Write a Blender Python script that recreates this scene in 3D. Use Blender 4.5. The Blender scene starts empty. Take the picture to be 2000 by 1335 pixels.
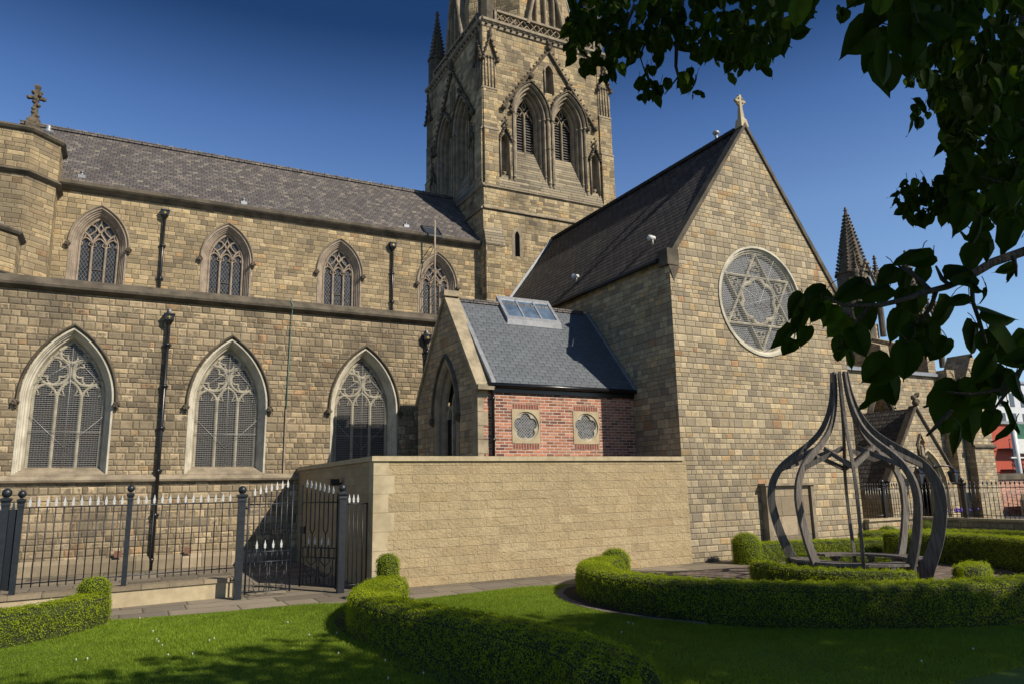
import bpy, math, random
import numpy as np
from mathutils import Vector
random.seed(7); RNG = np.random.default_rng(7)
S = bpy.context.scene; COL = S.collection
rad = math.radians

# ------------------------------------------------------------------ camera, sky, sun
F, PITCH, ROLL, YAW = 1424.41, .194560, -.019375, .483890
_cy, _sy, _cp, _sp = math.cos(YAW), math.sin(YAW), math.cos(PITCH), math.sin(PITCH)
FW = np.array([_sy*_cp, _cy*_cp, _sp]); _r = np.array([_cy, -_sy, 0.]); _u = np.cross(_r, FW)
RT = math.cos(ROLL)*_r+math.sin(ROLL)*_u; UP = -math.sin(ROLL)*_r+math.cos(ROLL)*_u
EYE = np.array([0, 0, 1.9])
from mathutils import Matrix
cam_d = bpy.data.cameras.new('camera'); cam = bpy.data.objects.new('camera', cam_d); COL.objects.link(cam)
cam_d.sensor_width = 36; cam_d.lens = F/2000*36; cam_d.clip_end = 3000; cam_d.clip_start = .05
cam.matrix_world = Matrix(((RT[0], UP[0], -FW[0], EYE[0]), (RT[1], UP[1], -FW[1], EYE[1]),
                           (RT[2], UP[2], -FW[2], EYE[2]), (0, 0, 0, 1)))
S.camera = cam
# the clear polarised sky: pale low down, deep blue overhead
SKYR = [(0, (1., .95, .9)), (.2, (1., .99, .97)), (.34, (.93, .94, .98)), (.46, (.52, .63, .80)), (.56, (.14, .25, .38))]
SUN_TO = Vector((.59, -1, .93)).normalized()
w = bpy.data.worlds.new('World'); S.world = w; w.use_nodes = True
nt = w.node_tree; nt.nodes.clear()
sk = nt.nodes.new('ShaderNodeTexSky'); sk.sky_type = 'NISHITA'; sk.sun_disc = False
sk.sun_elevation = math.asin(SUN_TO.z); sk.sun_rotation = math.atan2(SUN_TO.x, SUN_TO.y)
sk.altitude = 0; sk.air_density = 1.0; sk.dust_density = .2; sk.ozone_density = 5
bg = nt.nodes.new('ShaderNodeBackground'); bg.inputs[1].default_value = .118
ow = nt.nodes.new('ShaderNodeOutputWorld')
tc = nt.nodes.new('ShaderNodeTexCoord'); sx = nt.nodes.new('ShaderNodeSeparateXYZ'); nt.links.new(tc.outputs['Generated'], sx.inputs[0])
rp = nt.nodes.new('ShaderNodeValToRGB'); nt.links.new(sx.outputs[2], rp.inputs[0])
while len(rp.color_ramp.elements) < 5: rp.color_ramp.elements.new(.5)
for e_, (p_, c_) in zip(rp.color_ramp.elements, SKYR): e_.position = p_; e_.color = (*c_, 1)
mx = nt.nodes.new('ShaderNodeMix'); mx.data_type = 'RGBA'; mx.blend_type = 'MULTIPLY'; mx.inputs[0].default_value = 1
nt.links.new(sk.outputs[0], mx.inputs[6]); nt.links.new(rp.outputs[0], mx.inputs[7]); nt.links.new(mx.outputs[2], bg.inputs[0]); nt.links.new(bg.outputs[0], ow.inputs[0])
sl = bpy.data.lights.new('sun', 'SUN'); sl.energy = 5.0; sl.angle = rad(.5); sl.color = (1, .915, .77)
so = bpy.data.objects.new('sun', sl); COL.objects.link(so)
so.rotation_euler = (-SUN_TO).to_track_quat('-Z', 'Y').to_euler()
S.view_settings.view_transform = 'Standard'; S.view_settings.look = 'None'
S.view_settings.exposure = .34; S.view_settings.gamma = 1

# pixel (of the 2000 px photograph) to world, on a plane of the real scene: used for surveying the site
def ray(x, y): return ((x-1000)*RT+(667.5-y)*UP)/F+FW
def on(x, y, ax, v):
    d = ray(x, y); return EYE+(v-EYE[ax])/d[ax]*d
def pd(x, y, D): return EYE+ray(x, y)*D
def PR(P):
    d = np.array(P, float)-EYE; z = d@FW; return (1000+F*(d@RT)/z, 667.5-F*(d@UP)/z)

# ------------------------------------------------------------------ node helpers
class NG:
    def __init__(s, name):
        s.m = bpy.data.materials.new(name); s.m.use_nodes = True; s.t = s.m.node_tree; s.t.nodes.clear()
        s.out = s.t.nodes.new('ShaderNodeOutputMaterial'); s.b = s.t.nodes.new('ShaderNodeBsdfPrincipled')
        s.t.links.new(s.b.outputs[0], s.out.inputs[0])
    def n(s, t, **k):
        x = s.t.nodes.new(t)
        for a, b in k.items(): setattr(x, a, b)
        return x
    def put(s, sock, v):
        if v is None: return
        if isinstance(v, bpy.types.NodeSocket): s.t.links.new(v, sock)
        else: sock.default_value = v
    def M(s, op, a, b=None, c=None):
        x = s.n('ShaderNodeMath', operation=op); s.put(x.inputs[0], a); s.put(x.inputs[1], b); s.put(x.inputs[2], c); return x.outputs[0]
    def mix(s, f, a, b, mode='MIX'):
        x = s.n('ShaderNodeMix', data_type='RGBA', blend_type=mode); x.clamp_factor = True
        s.put(x.inputs[0], f); s.put(x.inputs[6], a); s.put(x.inputs[7], b); return x.outputs[2]
    def lerp(s, f, a, b):
        x = s.n('ShaderNodeMix', data_type='FLOAT'); s.put(x.inputs[0], f); s.put(x.inputs[2], a); s.put(x.inputs[3], b); return x.outputs[0]
    def xyz(s, x=0, y=0, z=0):
        q = s.n('ShaderNodeCombineXYZ'); s.put(q.inputs[0], x); s.put(q.inputs[1], y); s.put(q.inputs[2], z); return q.outputs[0]
    def sep(s, v):
        q = s.n('ShaderNodeSeparateXYZ'); s.put(q.inputs[0], v); return q.outputs
    def pos(s):
        g = s.n('ShaderNodeNewGeometry'); return g.outputs['Position'], g.outputs['True Normal']
    def noise(s, v, sc, det=3, rough=.55, dim='3D'):
        x = s.n('ShaderNodeTexNoise'); s.put(x.inputs['Vector'], v); x.inputs['Scale'].default_value = sc
        x.inputs['Detail'].default_value = det; x.inputs['Roughness'].default_value = rough; return x.outputs[0]
    def wn(s, v):
        x = s.n('ShaderNodeTexWhiteNoise', noise_dimensions='3D'); s.put(x.inputs[0], v); return x.outputs[0], x.outputs[1]
    def ss(s, v, a, b, to0=0., to1=1.):
        x = s.n('ShaderNodeMapRange', interpolation_type='SMOOTHSTEP'); s.put(x.inputs[0], v)
        for i, q in ((1, a), (2, b), (3, to0), (4, to1)): s.put(x.inputs[i], q)
        return x.outputs[0]
    def ramp(s, v, cols, interp='LINEAR'):
        x = s.n('ShaderNodeValToRGB'); s.put(x.inputs[0], v); e = x.color_ramp; e.interpolation = interp
        while len(e.elements) < len(cols): e.elements.new(.5)
        for i, (p, c) in enumerate(cols): e.elements[i].position = p; e.elements[i].color = (c[0]*.8, c[1]*.8, c[2]*.8, 1)
        return x.outputs[0]
    def bump(s, h, dist, strength=1.):
        x = s.n('ShaderNodeBump'); x.inputs['Strength'].default_value = strength; x.inputs['Distance'].default_value = dist
        s.put(x.inputs['Height'], h); s.put(s.b.inputs['Normal'], x.outputs[0]); return x
    def done(s, color=None, rough=None, metal=None, spec=None):
        s.put(s.b.inputs['Base Color'], color); s.put(s.b.inputs['Roughness'], rough); s.put(s.b.inputs['Metallic'], metal)
        s.put(s.b.inputs['Specular IOR Level'], spec); return s.m

VARY = .8
KA = .80
def rgba(c): return (c[0]*KA, c[1]*KA, c[2]*KA, 1)

def masonry(name, bw, bh, cols, mortar, mw=.012, jit=.55, warp=.55, wob=.012, stain=.5, stain_col=(.055, .048, .04), pillow=.5,
            bump=.012, rough=.9, detail=.35, zk=1., step=0., wvar=.5, half=False, fine=22., xaxis=None, edge_dark=0., patch=None, spec=.25, vary=.35, seed=0., merge=0., joint=1., soot=0., soot_col=(.13, .11, .08)):
    vary *= VARY
    g = NG(name); P, Nn = g.pos(); px, py, pz = g.sep(P); nx, ny, nz = g.sep(Nn)
    if xaxis == 'x': u = px
    elif xaxis == 'y': u = py
    else:
        c = g.M('GREATER_THAN', g.M('ABSOLUTE', nx), g.M('ABSOLUTE', ny)); u = g.lerp(c, px, py)
    v = g.M('MULTIPLY', pz, zk) if xaxis != 'floor' else py
    if xaxis == 'floor': u = px
    wn1 = g.noise(P, 6., 2); wn2 = g.noise(g.xyz(py, pz, px), 5., 2)
    u = g.M('ADD', u, g.M('MULTIPLY', g.M('SUBTRACT', wn1, .5), wob*2)); v = g.M('ADD', v, g.M('MULTIPLY', g.M('SUBTRACT', wn2, .5), wob*2))
    def cells(u, v, bw, bh, warp, sd):
        vv = g.M('DIVIDE', v, bh)
        if warp: vv = g.M('ADD', vv, g.M('ADD', g.M('MULTIPLY', g.M('SINE', g.M('MULTIPLY', v, 2.3/(bh/.17))), warp*1.1), g.M('MULTIPLY', g.M('SINE', g.M('MULTIPLY', v, 7.1/(bh/.17))), warp*.5)))
        row = g.M('FLOOR', vv); fv = g.M('FRACT', vv)
        r1, _ = g.wn(g.xyz(row, 3.7+sd, 1.1))
        wd = g.M('MULTIPLY_ADD', r1, bw*wvar, bw*(1-wvar*.4)) if wvar else bw
        off = g.M('MULTIPLY', row, .5) if half else g.M('MULTIPLY', r1, 17.3)
        uu = g.M('ADD', g.M('DIVIDE', u, wd), off); i = g.M('FLOOR', uu); f = g.M('FRACT', uu)
        def J(k): return g.M('MULTIPLY', g.wn(g.xyz(g.M('ADD', i, float(k)), row, 5.5+sd))[0], jit)
        j0, jm, jp = J(0), J(-1), J(1)
        c = g.M('LESS_THAN', f, j0); cell = g.M('SUBTRACT', i, c)
        dl = g.lerp(c, g.M('SUBTRACT', f, j0), g.M('SUBTRACT', g.M('ADD', f, 1.), jm))
        dr = g.lerp(c, g.M('SUBTRACT', g.M('ADD', jp, 1.), f), g.M('SUBTRACT', j0, f))
        du = g.M('MULTIPLY', g.M('MINIMUM', dl, dr), wd)
        dv = g.M('MULTIPLY', g.M('MINIMUM', fv, g.M('SUBTRACT', 1., fv)), bh)
        d = g.M('MINIMUM', du, dv); ra, rc = g.wn(g.xyz(cell, row, 9.1+sd))
        return d, ra, rc, fv
    d, ra, rc, fv = cells(u, v, bw, bh, warp, seed)
    if merge:
        d2, ra2, rc2, fv2 = cells(u, v, bw*1.35, bh*1.55, warp*.6, seed+20)
        mk = g.M('GREATER_THAN', g.noise(P, 1.1, 1), .62-merge*.2)
        d = g.lerp(mk, d, d2); ra = g.lerp(mk, ra, ra2); rc = g.mix(mk, rc, rc2)
    r, gg, bb = g.sep(rc)
    base = g.ramp(ra, cols)
    k = g.M('MULTIPLY_ADD', gg, vary*2, 1-vary)
    nf = g.noise(P, fine, 4, .65); nm = g.noise(P, 4.5, 4, .6); nl = g.noise(P, .45, 4, .6)
    k = g.M('MULTIPLY', k, g.M('MULTIPLY_ADD', nf, detail*2, 1-detail))
    k = g.M('MULTIPLY', k, g.M('MULTIPLY_ADD', nm, detail*1.6, 1-detail*.8))
    vs = g.n('ShaderNodeVectorMath', operation='SCALE'); g.put(vs.inputs[0], base); g.put(vs.inputs[3], k)
    col = vs.outputs[0]
    if soot:
        sm = g.M('MULTIPLY', g.ss(d, mw*1.2, mw*1.2+.035), g.ss(g.noise(P, 7., 4, .7), .42, .62)); sm = g.M('MULTIPLY', sm, g.M('MULTIPLY', g.ss(r, .25, .8), soot)); col = g.mix(sm, col, rgba(soot_col))
    if patch:  # blackened / lichen blocks
        col = g.mix(g.M('MULTIPLY', g.ss(bb, .72, .95), patch[1]), col, rgba(patch[0]))
    col = g.mix(g.M('MULTIPLY', g.ss(nl, .45, .72), stain), col, rgba(stain_col), 'MIX')
    nst = g.noise(g.xyz(g.M('MULTIPLY', px, 3.), g.M('MULTIPLY', py, 3.), g.M('MULTIPLY', pz, .35)), 1., 4, .6)
    col = g.mix(g.M('MULTIPLY', g.ss(nst, .54, .78), stain*.8), col, rgba(stain_col))
    if edge_dark: col = g.mix(g.M('MULTIPLY', g.ss(d, mw*3.5, mw, 0, 1), edge_dark), col, rgba(stain_col))
    mort = g.ss(d, mw*.35, mw*.8)
    mcol = g.mix(g.noise(P, 9, 3), rgba(tuple(.65*x for x in mortar)), rgba(tuple(1.3*x for x in mortar)))
    col = g.mix(mort, mcol, col)
    h = g.M('MULTIPLY', g.ss(d, mw*.2, mw*(1+3*pillow)), joint)
    h = g.M('ADD', h, g.M('MULTIPLY', nf, detail*1.6)); h = g.M('ADD', h, g.M('MULTIPLY', nm, detail*2.0)); h = g.M('ADD', h, g.M('MULTIPLY', r, .35))
    if step: h = g.M('ADD', h, g.M('MULTIPLY', g.M('SUBTRACT', 1., fv), step))
    g.bump(h, bump)
    return g.done(col, rough, 0., spec)

def plain(name, col, rough=.6, metal=0., var=.25, scale=6., bump=0., spec=.4, col2=None, fine=30., stretch=None):
    g = NG(name); P, _ = g.pos(); v = P
    if stretch:
        x, y, z = g.sep(P); v = g.xyz(g.M('MULTIPLY', x, stretch[0]), g.M('MULTIPLY', y, stretch[1]), g.M('MULTIPLY', z, stretch[2]))
    n1 = g.noise(v, scale, 4, .6); n2 = g.noise(v, fine, 3, .6)
    c2 = col2 or tuple(c*(1-var) for c in col); c1 = tuple(min(1, c*(1+var*.6)) for c in col)
    f = g.M('ADD', g.M('MULTIPLY', g.ss(n1, .3, .7), .7), g.M('MULTIPLY', n2, .3))
    if bump: g.bump(g.M('ADD', n1, g.M('MULTIPLY', n2, .6)), bump)
    return g.done(g.mix(f, rgba(c1), rgba(c2)), g.M('MULTIPLY_ADD', n2, .2, rough-.1), metal, spec)

# sandstone palettes (real base colours)
ST = [(0, (.25, .205, .14)), (.25, (.31, .25, .165)), (.6, (.36, .285, .185)), (.84, (.41, .325, .205)), (.94, (.44, .36, .245)), (.975, (.42, .30, .165)), (1, (.37, .23, .13))]
ST2 = [(0, (.29, .245, .175)), (.3, (.36, .30, .205)), (.6, (.41, .345, .235)), (.85, (.46, .375, .24)), (.97, (.46, .33, .175)), (1, (.38, .22, .12))]
_w = lambda L, k=(1.09, 1.06, 1.01): [(p, tuple(a*b for a, b in zip(c, k))) for p, c in L]
ST = _w(ST); ST2 = _w(ST2)
M = {}
M['rubble'] = masonry('aisle sandstone', .24, .155, ST, (.10, .085, .062), mw=.009, wob=.006, jit=.6, stain=.5, patch=((.13, .105, .075), .55), pillow=.9, bump=.016, detail=.42, soot=.85, warp=.36)
M['rubble_up'] = masonry('clerestory sandstone', .27, .15, [(p, tuple(a*b for a, b in zip(c, (1.02, 1.0, .92)))) for p, c in ST], (.085, .07, .048), mw=.008, wob=.005, stain=.42, patch=((.17, .14, .10), .5), pillow=.7, bump=.011, detail=.38, seed=3., soot=.45, warp=.3)
M['transept'] = masonry('transept sandstone', .24, .145, ST2, (.13, .105, .075), mw=.008, wob=.006, stain=.40, stain_col=(.12, .105, .085), patch=((.22, .19, .15), .5), vary=.30, pillow=.7, bump=.012, detail=.36, seed=7., soot=.35, warp=.4)
M['tower'] = masonry('tower sandstone', .30, .17, [(p, tuple(a*b for a, b in zip(c, (1.02, .98, .88)))) for p, c in ST2], (.14, .11, .075), mw=.008, wob=.005, stain=.75, patch=((.13, .105, .075), .65), pillow=.6, bump=.012, detail=.4, seed=11., soot=.5)
M['ashlar'] = masonry('rock faced ashlar', .44, .18, [(0, (.405, .315, .185)), (.4, (.43, .335, .198)), (.8, (.45, .352, .21)), (1, (.42, .315, .175))], (.41, .322, .19), mw=.006, jit=.6, warp=0, wob=.003, stain=.10, stain_col=(.26, .20, .11), pillow=.15, bump=.05, detail=.34, fine=19, joint=.10, seed=5., vary=.07, patch=((.34, .245, .135), .35))
M['plinthstone'] = masonry('plinth stone', .9, .5, [(0, (.27, .215, .145)), (1, (.35, .28, .19))], (.10, .085, .06), mw=.01, warp=0, stain=.5, stain_col=(.12, .11, .07), bump=.006, detail=.3, seed=4)
M['dressed'] = plain('dressed sandstone', (.33, .27, .19), .85, var=.35, scale=3., bump=.006, spec=.25, col2=(.17, .14, .10))
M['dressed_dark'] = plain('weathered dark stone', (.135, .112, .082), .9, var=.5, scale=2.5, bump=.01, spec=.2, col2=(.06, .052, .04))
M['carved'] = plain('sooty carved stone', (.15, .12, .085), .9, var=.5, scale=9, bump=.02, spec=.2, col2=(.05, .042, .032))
M['tracery_red'] = plain('pinkish tracery stone', (.34, .27, .20), .85, var=.3, scale=4, bump=.004, col2=(.20, .155, .115))
M['cope_old'] = plain('weathered coping stone', (.40, .33, .22), .85, var=.35, scale=3, bump=.004, col2=(.20, .165, .11))
M['cream'] = plain('painted cream stone', (.62, .575, .46), .8, var=.2, scale=2.5, bump=.003, col2=(.38, .34, .26))
M['pale'] = plain('pale tracery stone', (.50, .45, .34), .85, var=.25, scale=4, bump=.004, col2=(.26, .225, .16))
M['coping'] = plain('sawn sandstone coping', (.50, .41, .26), .8, var=.2, scale=4, bump=.003, col2=(.36, .29, .18))
M['lintel'] = masonry('weathering slabs', 1.1, .13, [(0, (.20, .17, .12)), (.5, (.27, .225, .155)), (1, (.33, .27, .18))], (.03, .025, .02), mw=.012, warp=0, wob=.004, stain=.4, bump=.012, detail=.3, seed=8., step=.8)
M['slate'] = masonry('old purple slate', .20, .17, [(0, (.085, .074, .07)), (.4, (.11, .095, .09)), (.75, (.14, .12, .108)), (.93, (.18, .155, .135)), (1, (.23, .20, .155))], (.018, .016, .016), mw=.011, warp=0, wob=.006, half=True, jit=.12, wvar=.0, stain=.35, stain_col=(.05, .046, .045), bump=.012, vary=.18, detail=.25, rough=.7, zk=1.42, step=1.0, xaxis='x', spec=.45)
M['slate_dark'] = masonry('dark transept slate', .32, .20, [(0, (.035, .032, .03)), (.5, (.055, .048, .044)), (1, (.085, .072, .062))], (.012, .011, .01), mw=.016, warp=0, wob=.008, half=True, jit=.12, wvar=.0, stain=.3, stain_col=(.03, .03, .03), bump=.05, detail=.3, rough=.75, zk=1.235, step=2.2, xaxis='y', spec=.35)
M['slate_blue'] = masonry('blue grey slate', .25, .127, [(0, (.105, .12, .135)), (.5, (.115, .13, .148)), (1, (.123, .138, .157))], (.02, .022, .028), mw=.008, warp=0, wob=.002, half=True, jit=.06, wvar=0, stain=.1, stain_col=(.08, .095, .115), bump=.009, vary=.12, detail=.12, rough=.55, zk=1.28, step=.8, xaxis='x', spec=.45)
M['brick'] = masonry('red brick', .235, .0745, [(0, (.17, .07, .055)), (.25, (.35, .135, .085)), (.6, (.45, .185, .11)), (.9, (.50, .235, .145)), (1, (.20, .10, .08))], (.58, .53, .45), mw=.013, warp=0, wob=.003, half=True, jit=.1, wvar=0, stain=.1, bump=.005, detail=.25, pillow=.2)
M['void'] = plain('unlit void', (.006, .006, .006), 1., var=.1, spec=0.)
M['louvre'] = plain('weathered louvre slate', (.13, .12, .11), .8, var=.4)
M['lead'] = plain('lead sheet', (.33, .34, .36), .45, .3, var=.25, bump=.002)
M['iron'] = plain('blue black iron', (.022, .027, .036), .42, .2, var=.4, scale=14, spec=.5)
M['black'] = plain('black gloss paint', (.012, .012, .014), .3, 0, var=.3, spec=.5)
M['silver'] = plain('silver paint', (.62, .62, .61), .4, .3, var=.15, scale=20)
M['gold'] = plain('gilt paint', (.5, .35, .08), .4, .6)
M['wood'] = plain('silvered oak', (.17, .155, .14), .8, 0, var=.4, scale=5, bump=.006, spec=.25, col2=(.07, .056, .046), stretch=(6, 6, .6), fine=8)
M['plastic_white'] = plain('white plastic', (.7, .7, .68), .4, var=.15)
M['soldier'] = plain('brick header faces', (.27, .08, .05), .85, var=.5, scale=14)
M['mortar'] = plain('lime mortar', (.47, .42, .34), .9)
M['copper'] = plain('green copper', (.16, .30, .25), .7)
M['terracotta'] = plain('terracotta vent', (.20, .10, .07), .85)
M['soil'] = plain('dark soil', (.035, .025, .018), .95, var=.5, scale=8, bump=.03, fine=40)
M['bark'] = plain('bark', (.05, .038, .028), .9, var=.4, scale=8, bump=.02, stretch=(4, 4, 1))

def glass_mat(name, s, k, col=(.010, .013, .018), lead=(.22, .23, .24), lw=.06, panes=True, hstripe=0.):
    g = NG(name); P, Nn = g.pos(); px, py, pz = g.sep(P); nx, ny, _ = g.sep(Nn)
    c = g.M('GREATER_THAN', g.M('ABSOLUTE', nx), g.M('ABSOLUTE', ny)); u = g.lerp(c, px, py)
    a = g.M('DIVIDE', g.M('ADD', u, g.M('MULTIPLY', pz, k)), s); b = g.M('DIVIDE', g.M('SUBTRACT', u, g.M('MULTIPLY', pz, k)), s)
    fa, fb = g.M('FRACT', a), g.M('FRACT', b)
    e = g.M('MINIMUM', g.M('MINIMUM', fa, g.M('SUBTRACT', 1., fa)), g.M('MINIMUM', fb, g.M('SUBTRACT', 1., fb)))
    ld = g.M('LESS_THAN', e, lw)
    r, rc = g.wn(g.xyz(g.M('FLOOR', a), g.M('FLOOR', b), 1.3))
    n = g.noise(P, 2.3, 3)
    cc = g.mix(r, rgba(col), rgba(tuple(x*3.2 for x in col))); cc = g.mix(g.ss(n, .5, .7), cc, rgba((.03, .018, .014)))
    cc = g.mix(ld, cc, rgba(lead))
    g.bump(g.M('ADD', g.M('MULTIPLY', r, .5), g.noise(P, 14, 2)), .012)
    return g.done(cc, g.lerp(ld, .26, .6), 0., .3)
M['glass_diamond'] = glass_mat('diamond leaded glass', .10, .62, lw=.06, lead=(.15, .15, .145), col=(.010, .011, .012))
M['glass_lattice'] = glass_mat('small leaded glass', .085, 1., lw=.07, lead=(.06, .058, .055), col=(.012, .010, .011))
M['glass_rose'] = glass_mat('rose leaded glass', .075, 1., lw=.10, lead=(.30, .30, .29), col=(.045, .045, .048))
M['window_glass'] = plain('office glass', (.05, .06, .08), .1, 0, spec=.6)
M['sky_glass'] = plain('skylight glass', (.12, .17, .24), .08, 0, var=.5, scale=3, spec=1.)

def grille_mat(name, sx, sz, wx, wz, col=(.42, .42, .40)):
    g = NG(name); P, Nn = g.pos(); px, py, pz = g.sep(P); nx, ny, _ = g.sep(Nn)
    c = g.M('GREATER_THAN', g.M('ABSOLUTE', nx), g.M('ABSOLUTE', ny)); u = g.lerp(c, px, py)
    wob = g.noise(P, 3., 2); z2 = g.M('ADD', pz, g.M('MULTIPLY', wob, .03))
    a = g.M('LESS_THAN', g.M('FRACT', g.M('DIVIDE', u, sx)), wx); b = g.M('LESS_THAN', g.M('FRACT', g.M('DIVIDE', z2, sz)), wz)
    al = g.M('MAXIMUM', a, b); g.put(g.b.inputs['Alpha'], al)
    return g.done(rgba(col), .5, .3)
M['grille'] = grille_mat('wire guard', .06, .052, .04, .15, (.34, .33, .30))
M['wire'] = plain('galvanised wire', (.5, .5, .48), .5, .4)

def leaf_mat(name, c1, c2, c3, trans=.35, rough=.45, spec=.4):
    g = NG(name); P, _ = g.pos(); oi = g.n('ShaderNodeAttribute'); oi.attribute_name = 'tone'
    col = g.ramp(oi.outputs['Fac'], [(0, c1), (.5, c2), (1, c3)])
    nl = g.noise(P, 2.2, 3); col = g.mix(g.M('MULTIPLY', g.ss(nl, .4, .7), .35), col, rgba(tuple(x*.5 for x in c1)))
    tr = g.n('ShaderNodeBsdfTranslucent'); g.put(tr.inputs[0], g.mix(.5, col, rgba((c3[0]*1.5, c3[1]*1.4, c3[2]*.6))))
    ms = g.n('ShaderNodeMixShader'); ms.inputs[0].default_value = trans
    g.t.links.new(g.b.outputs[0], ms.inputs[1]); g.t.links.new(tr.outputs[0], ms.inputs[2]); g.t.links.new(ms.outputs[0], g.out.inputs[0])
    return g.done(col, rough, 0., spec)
M['box'] = leaf_mat('box leaves', (.15, .22, .008), (.33, .43, .014), (.50, .58, .022), .42, .5, .2)
M['hedge_core'] = plain('hedge twigs', (.035, .045, .010), .95, var=.5, scale=10, bump=.05)
M['grass'] = leaf_mat('grass blades', (.14, .225, .018), (.24, .345, .028), (.34, .45, .045), .45, .5, .2)
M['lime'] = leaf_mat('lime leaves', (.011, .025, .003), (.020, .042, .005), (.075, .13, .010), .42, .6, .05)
M['strap'] = leaf_mat('strap leaves', (.04, .085, .02), (.07, .13, .03), (.11, .18, .05), .3)
M['white_petal'] = plain('daisy petals', (.75, .75, .72), .7)
M['purple'] = plain('purple petals', (.16, .07, .5), .7, var=.4, scale=30)

def lawn_mat():
    g = NG('lawn turf'); P, _ = g.pos()
    n1 = g.noise(P, 1.2, 4); n2 = g.noise(P, 60, 3, .7); n3 = g.noise(P, 9, 3)
    f = g.M('ADD', g.M('MULTIPLY', n1, .5), g.M('MULTIPLY', n2, .5))
    c = g.ramp(f, [(.3, (.07, .125, .012)), (.5, (.12, .20, .02)), (.7, (.18, .26, .035))])
    c = g.mix(g.M('MULTIPLY', g.ss(n3, .55, .75), .3), c, rgba((.10, .12, .03)))
    g.bump(n2, .02); return g.done(c, .85, 0., .15)
M['lawn'] = lawn_mat()
M['flags'] = masonry('york stone flags', .85, .55, [(0, (.17, .145, .11)), (.4, (.225, .19, .145)), (.8, (.27, .225, .165)), (1, (.20, .17, .14))], (.09, .085, .05), mw=.02, jit=.5, warp=.1, wob=.012, stain=.35, stain_col=(.11, .095, .07), bump=.008, detail=.22, xaxis='floor', seed=2., rough=.85)
M['pavers'] = masonry('brick pavers', .21, .105, [(0, (.13, .095, .08)), (.5, (.19, .145, .115)), (1, (.25, .19, .15))], (.05, .042, .035), mw=.010, jit=.1, warp=0, wob=.008, stain=.3, bump=.006, detail=.25, xaxis='floor', half=True, wvar=0)
M['kerb'] = masonry('edging setts', .2, .2, [(0, (.20, .165, .13)), (1, (.30, .25, .20))], (.07, .06, .05), mw=.012, warp=0, xaxis='floor', bump=.006)
M['tarmac'] = plain('tarmac', (.055, .055, .056), .9, var=.25, scale=20, bump=.004, fine=90)

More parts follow.
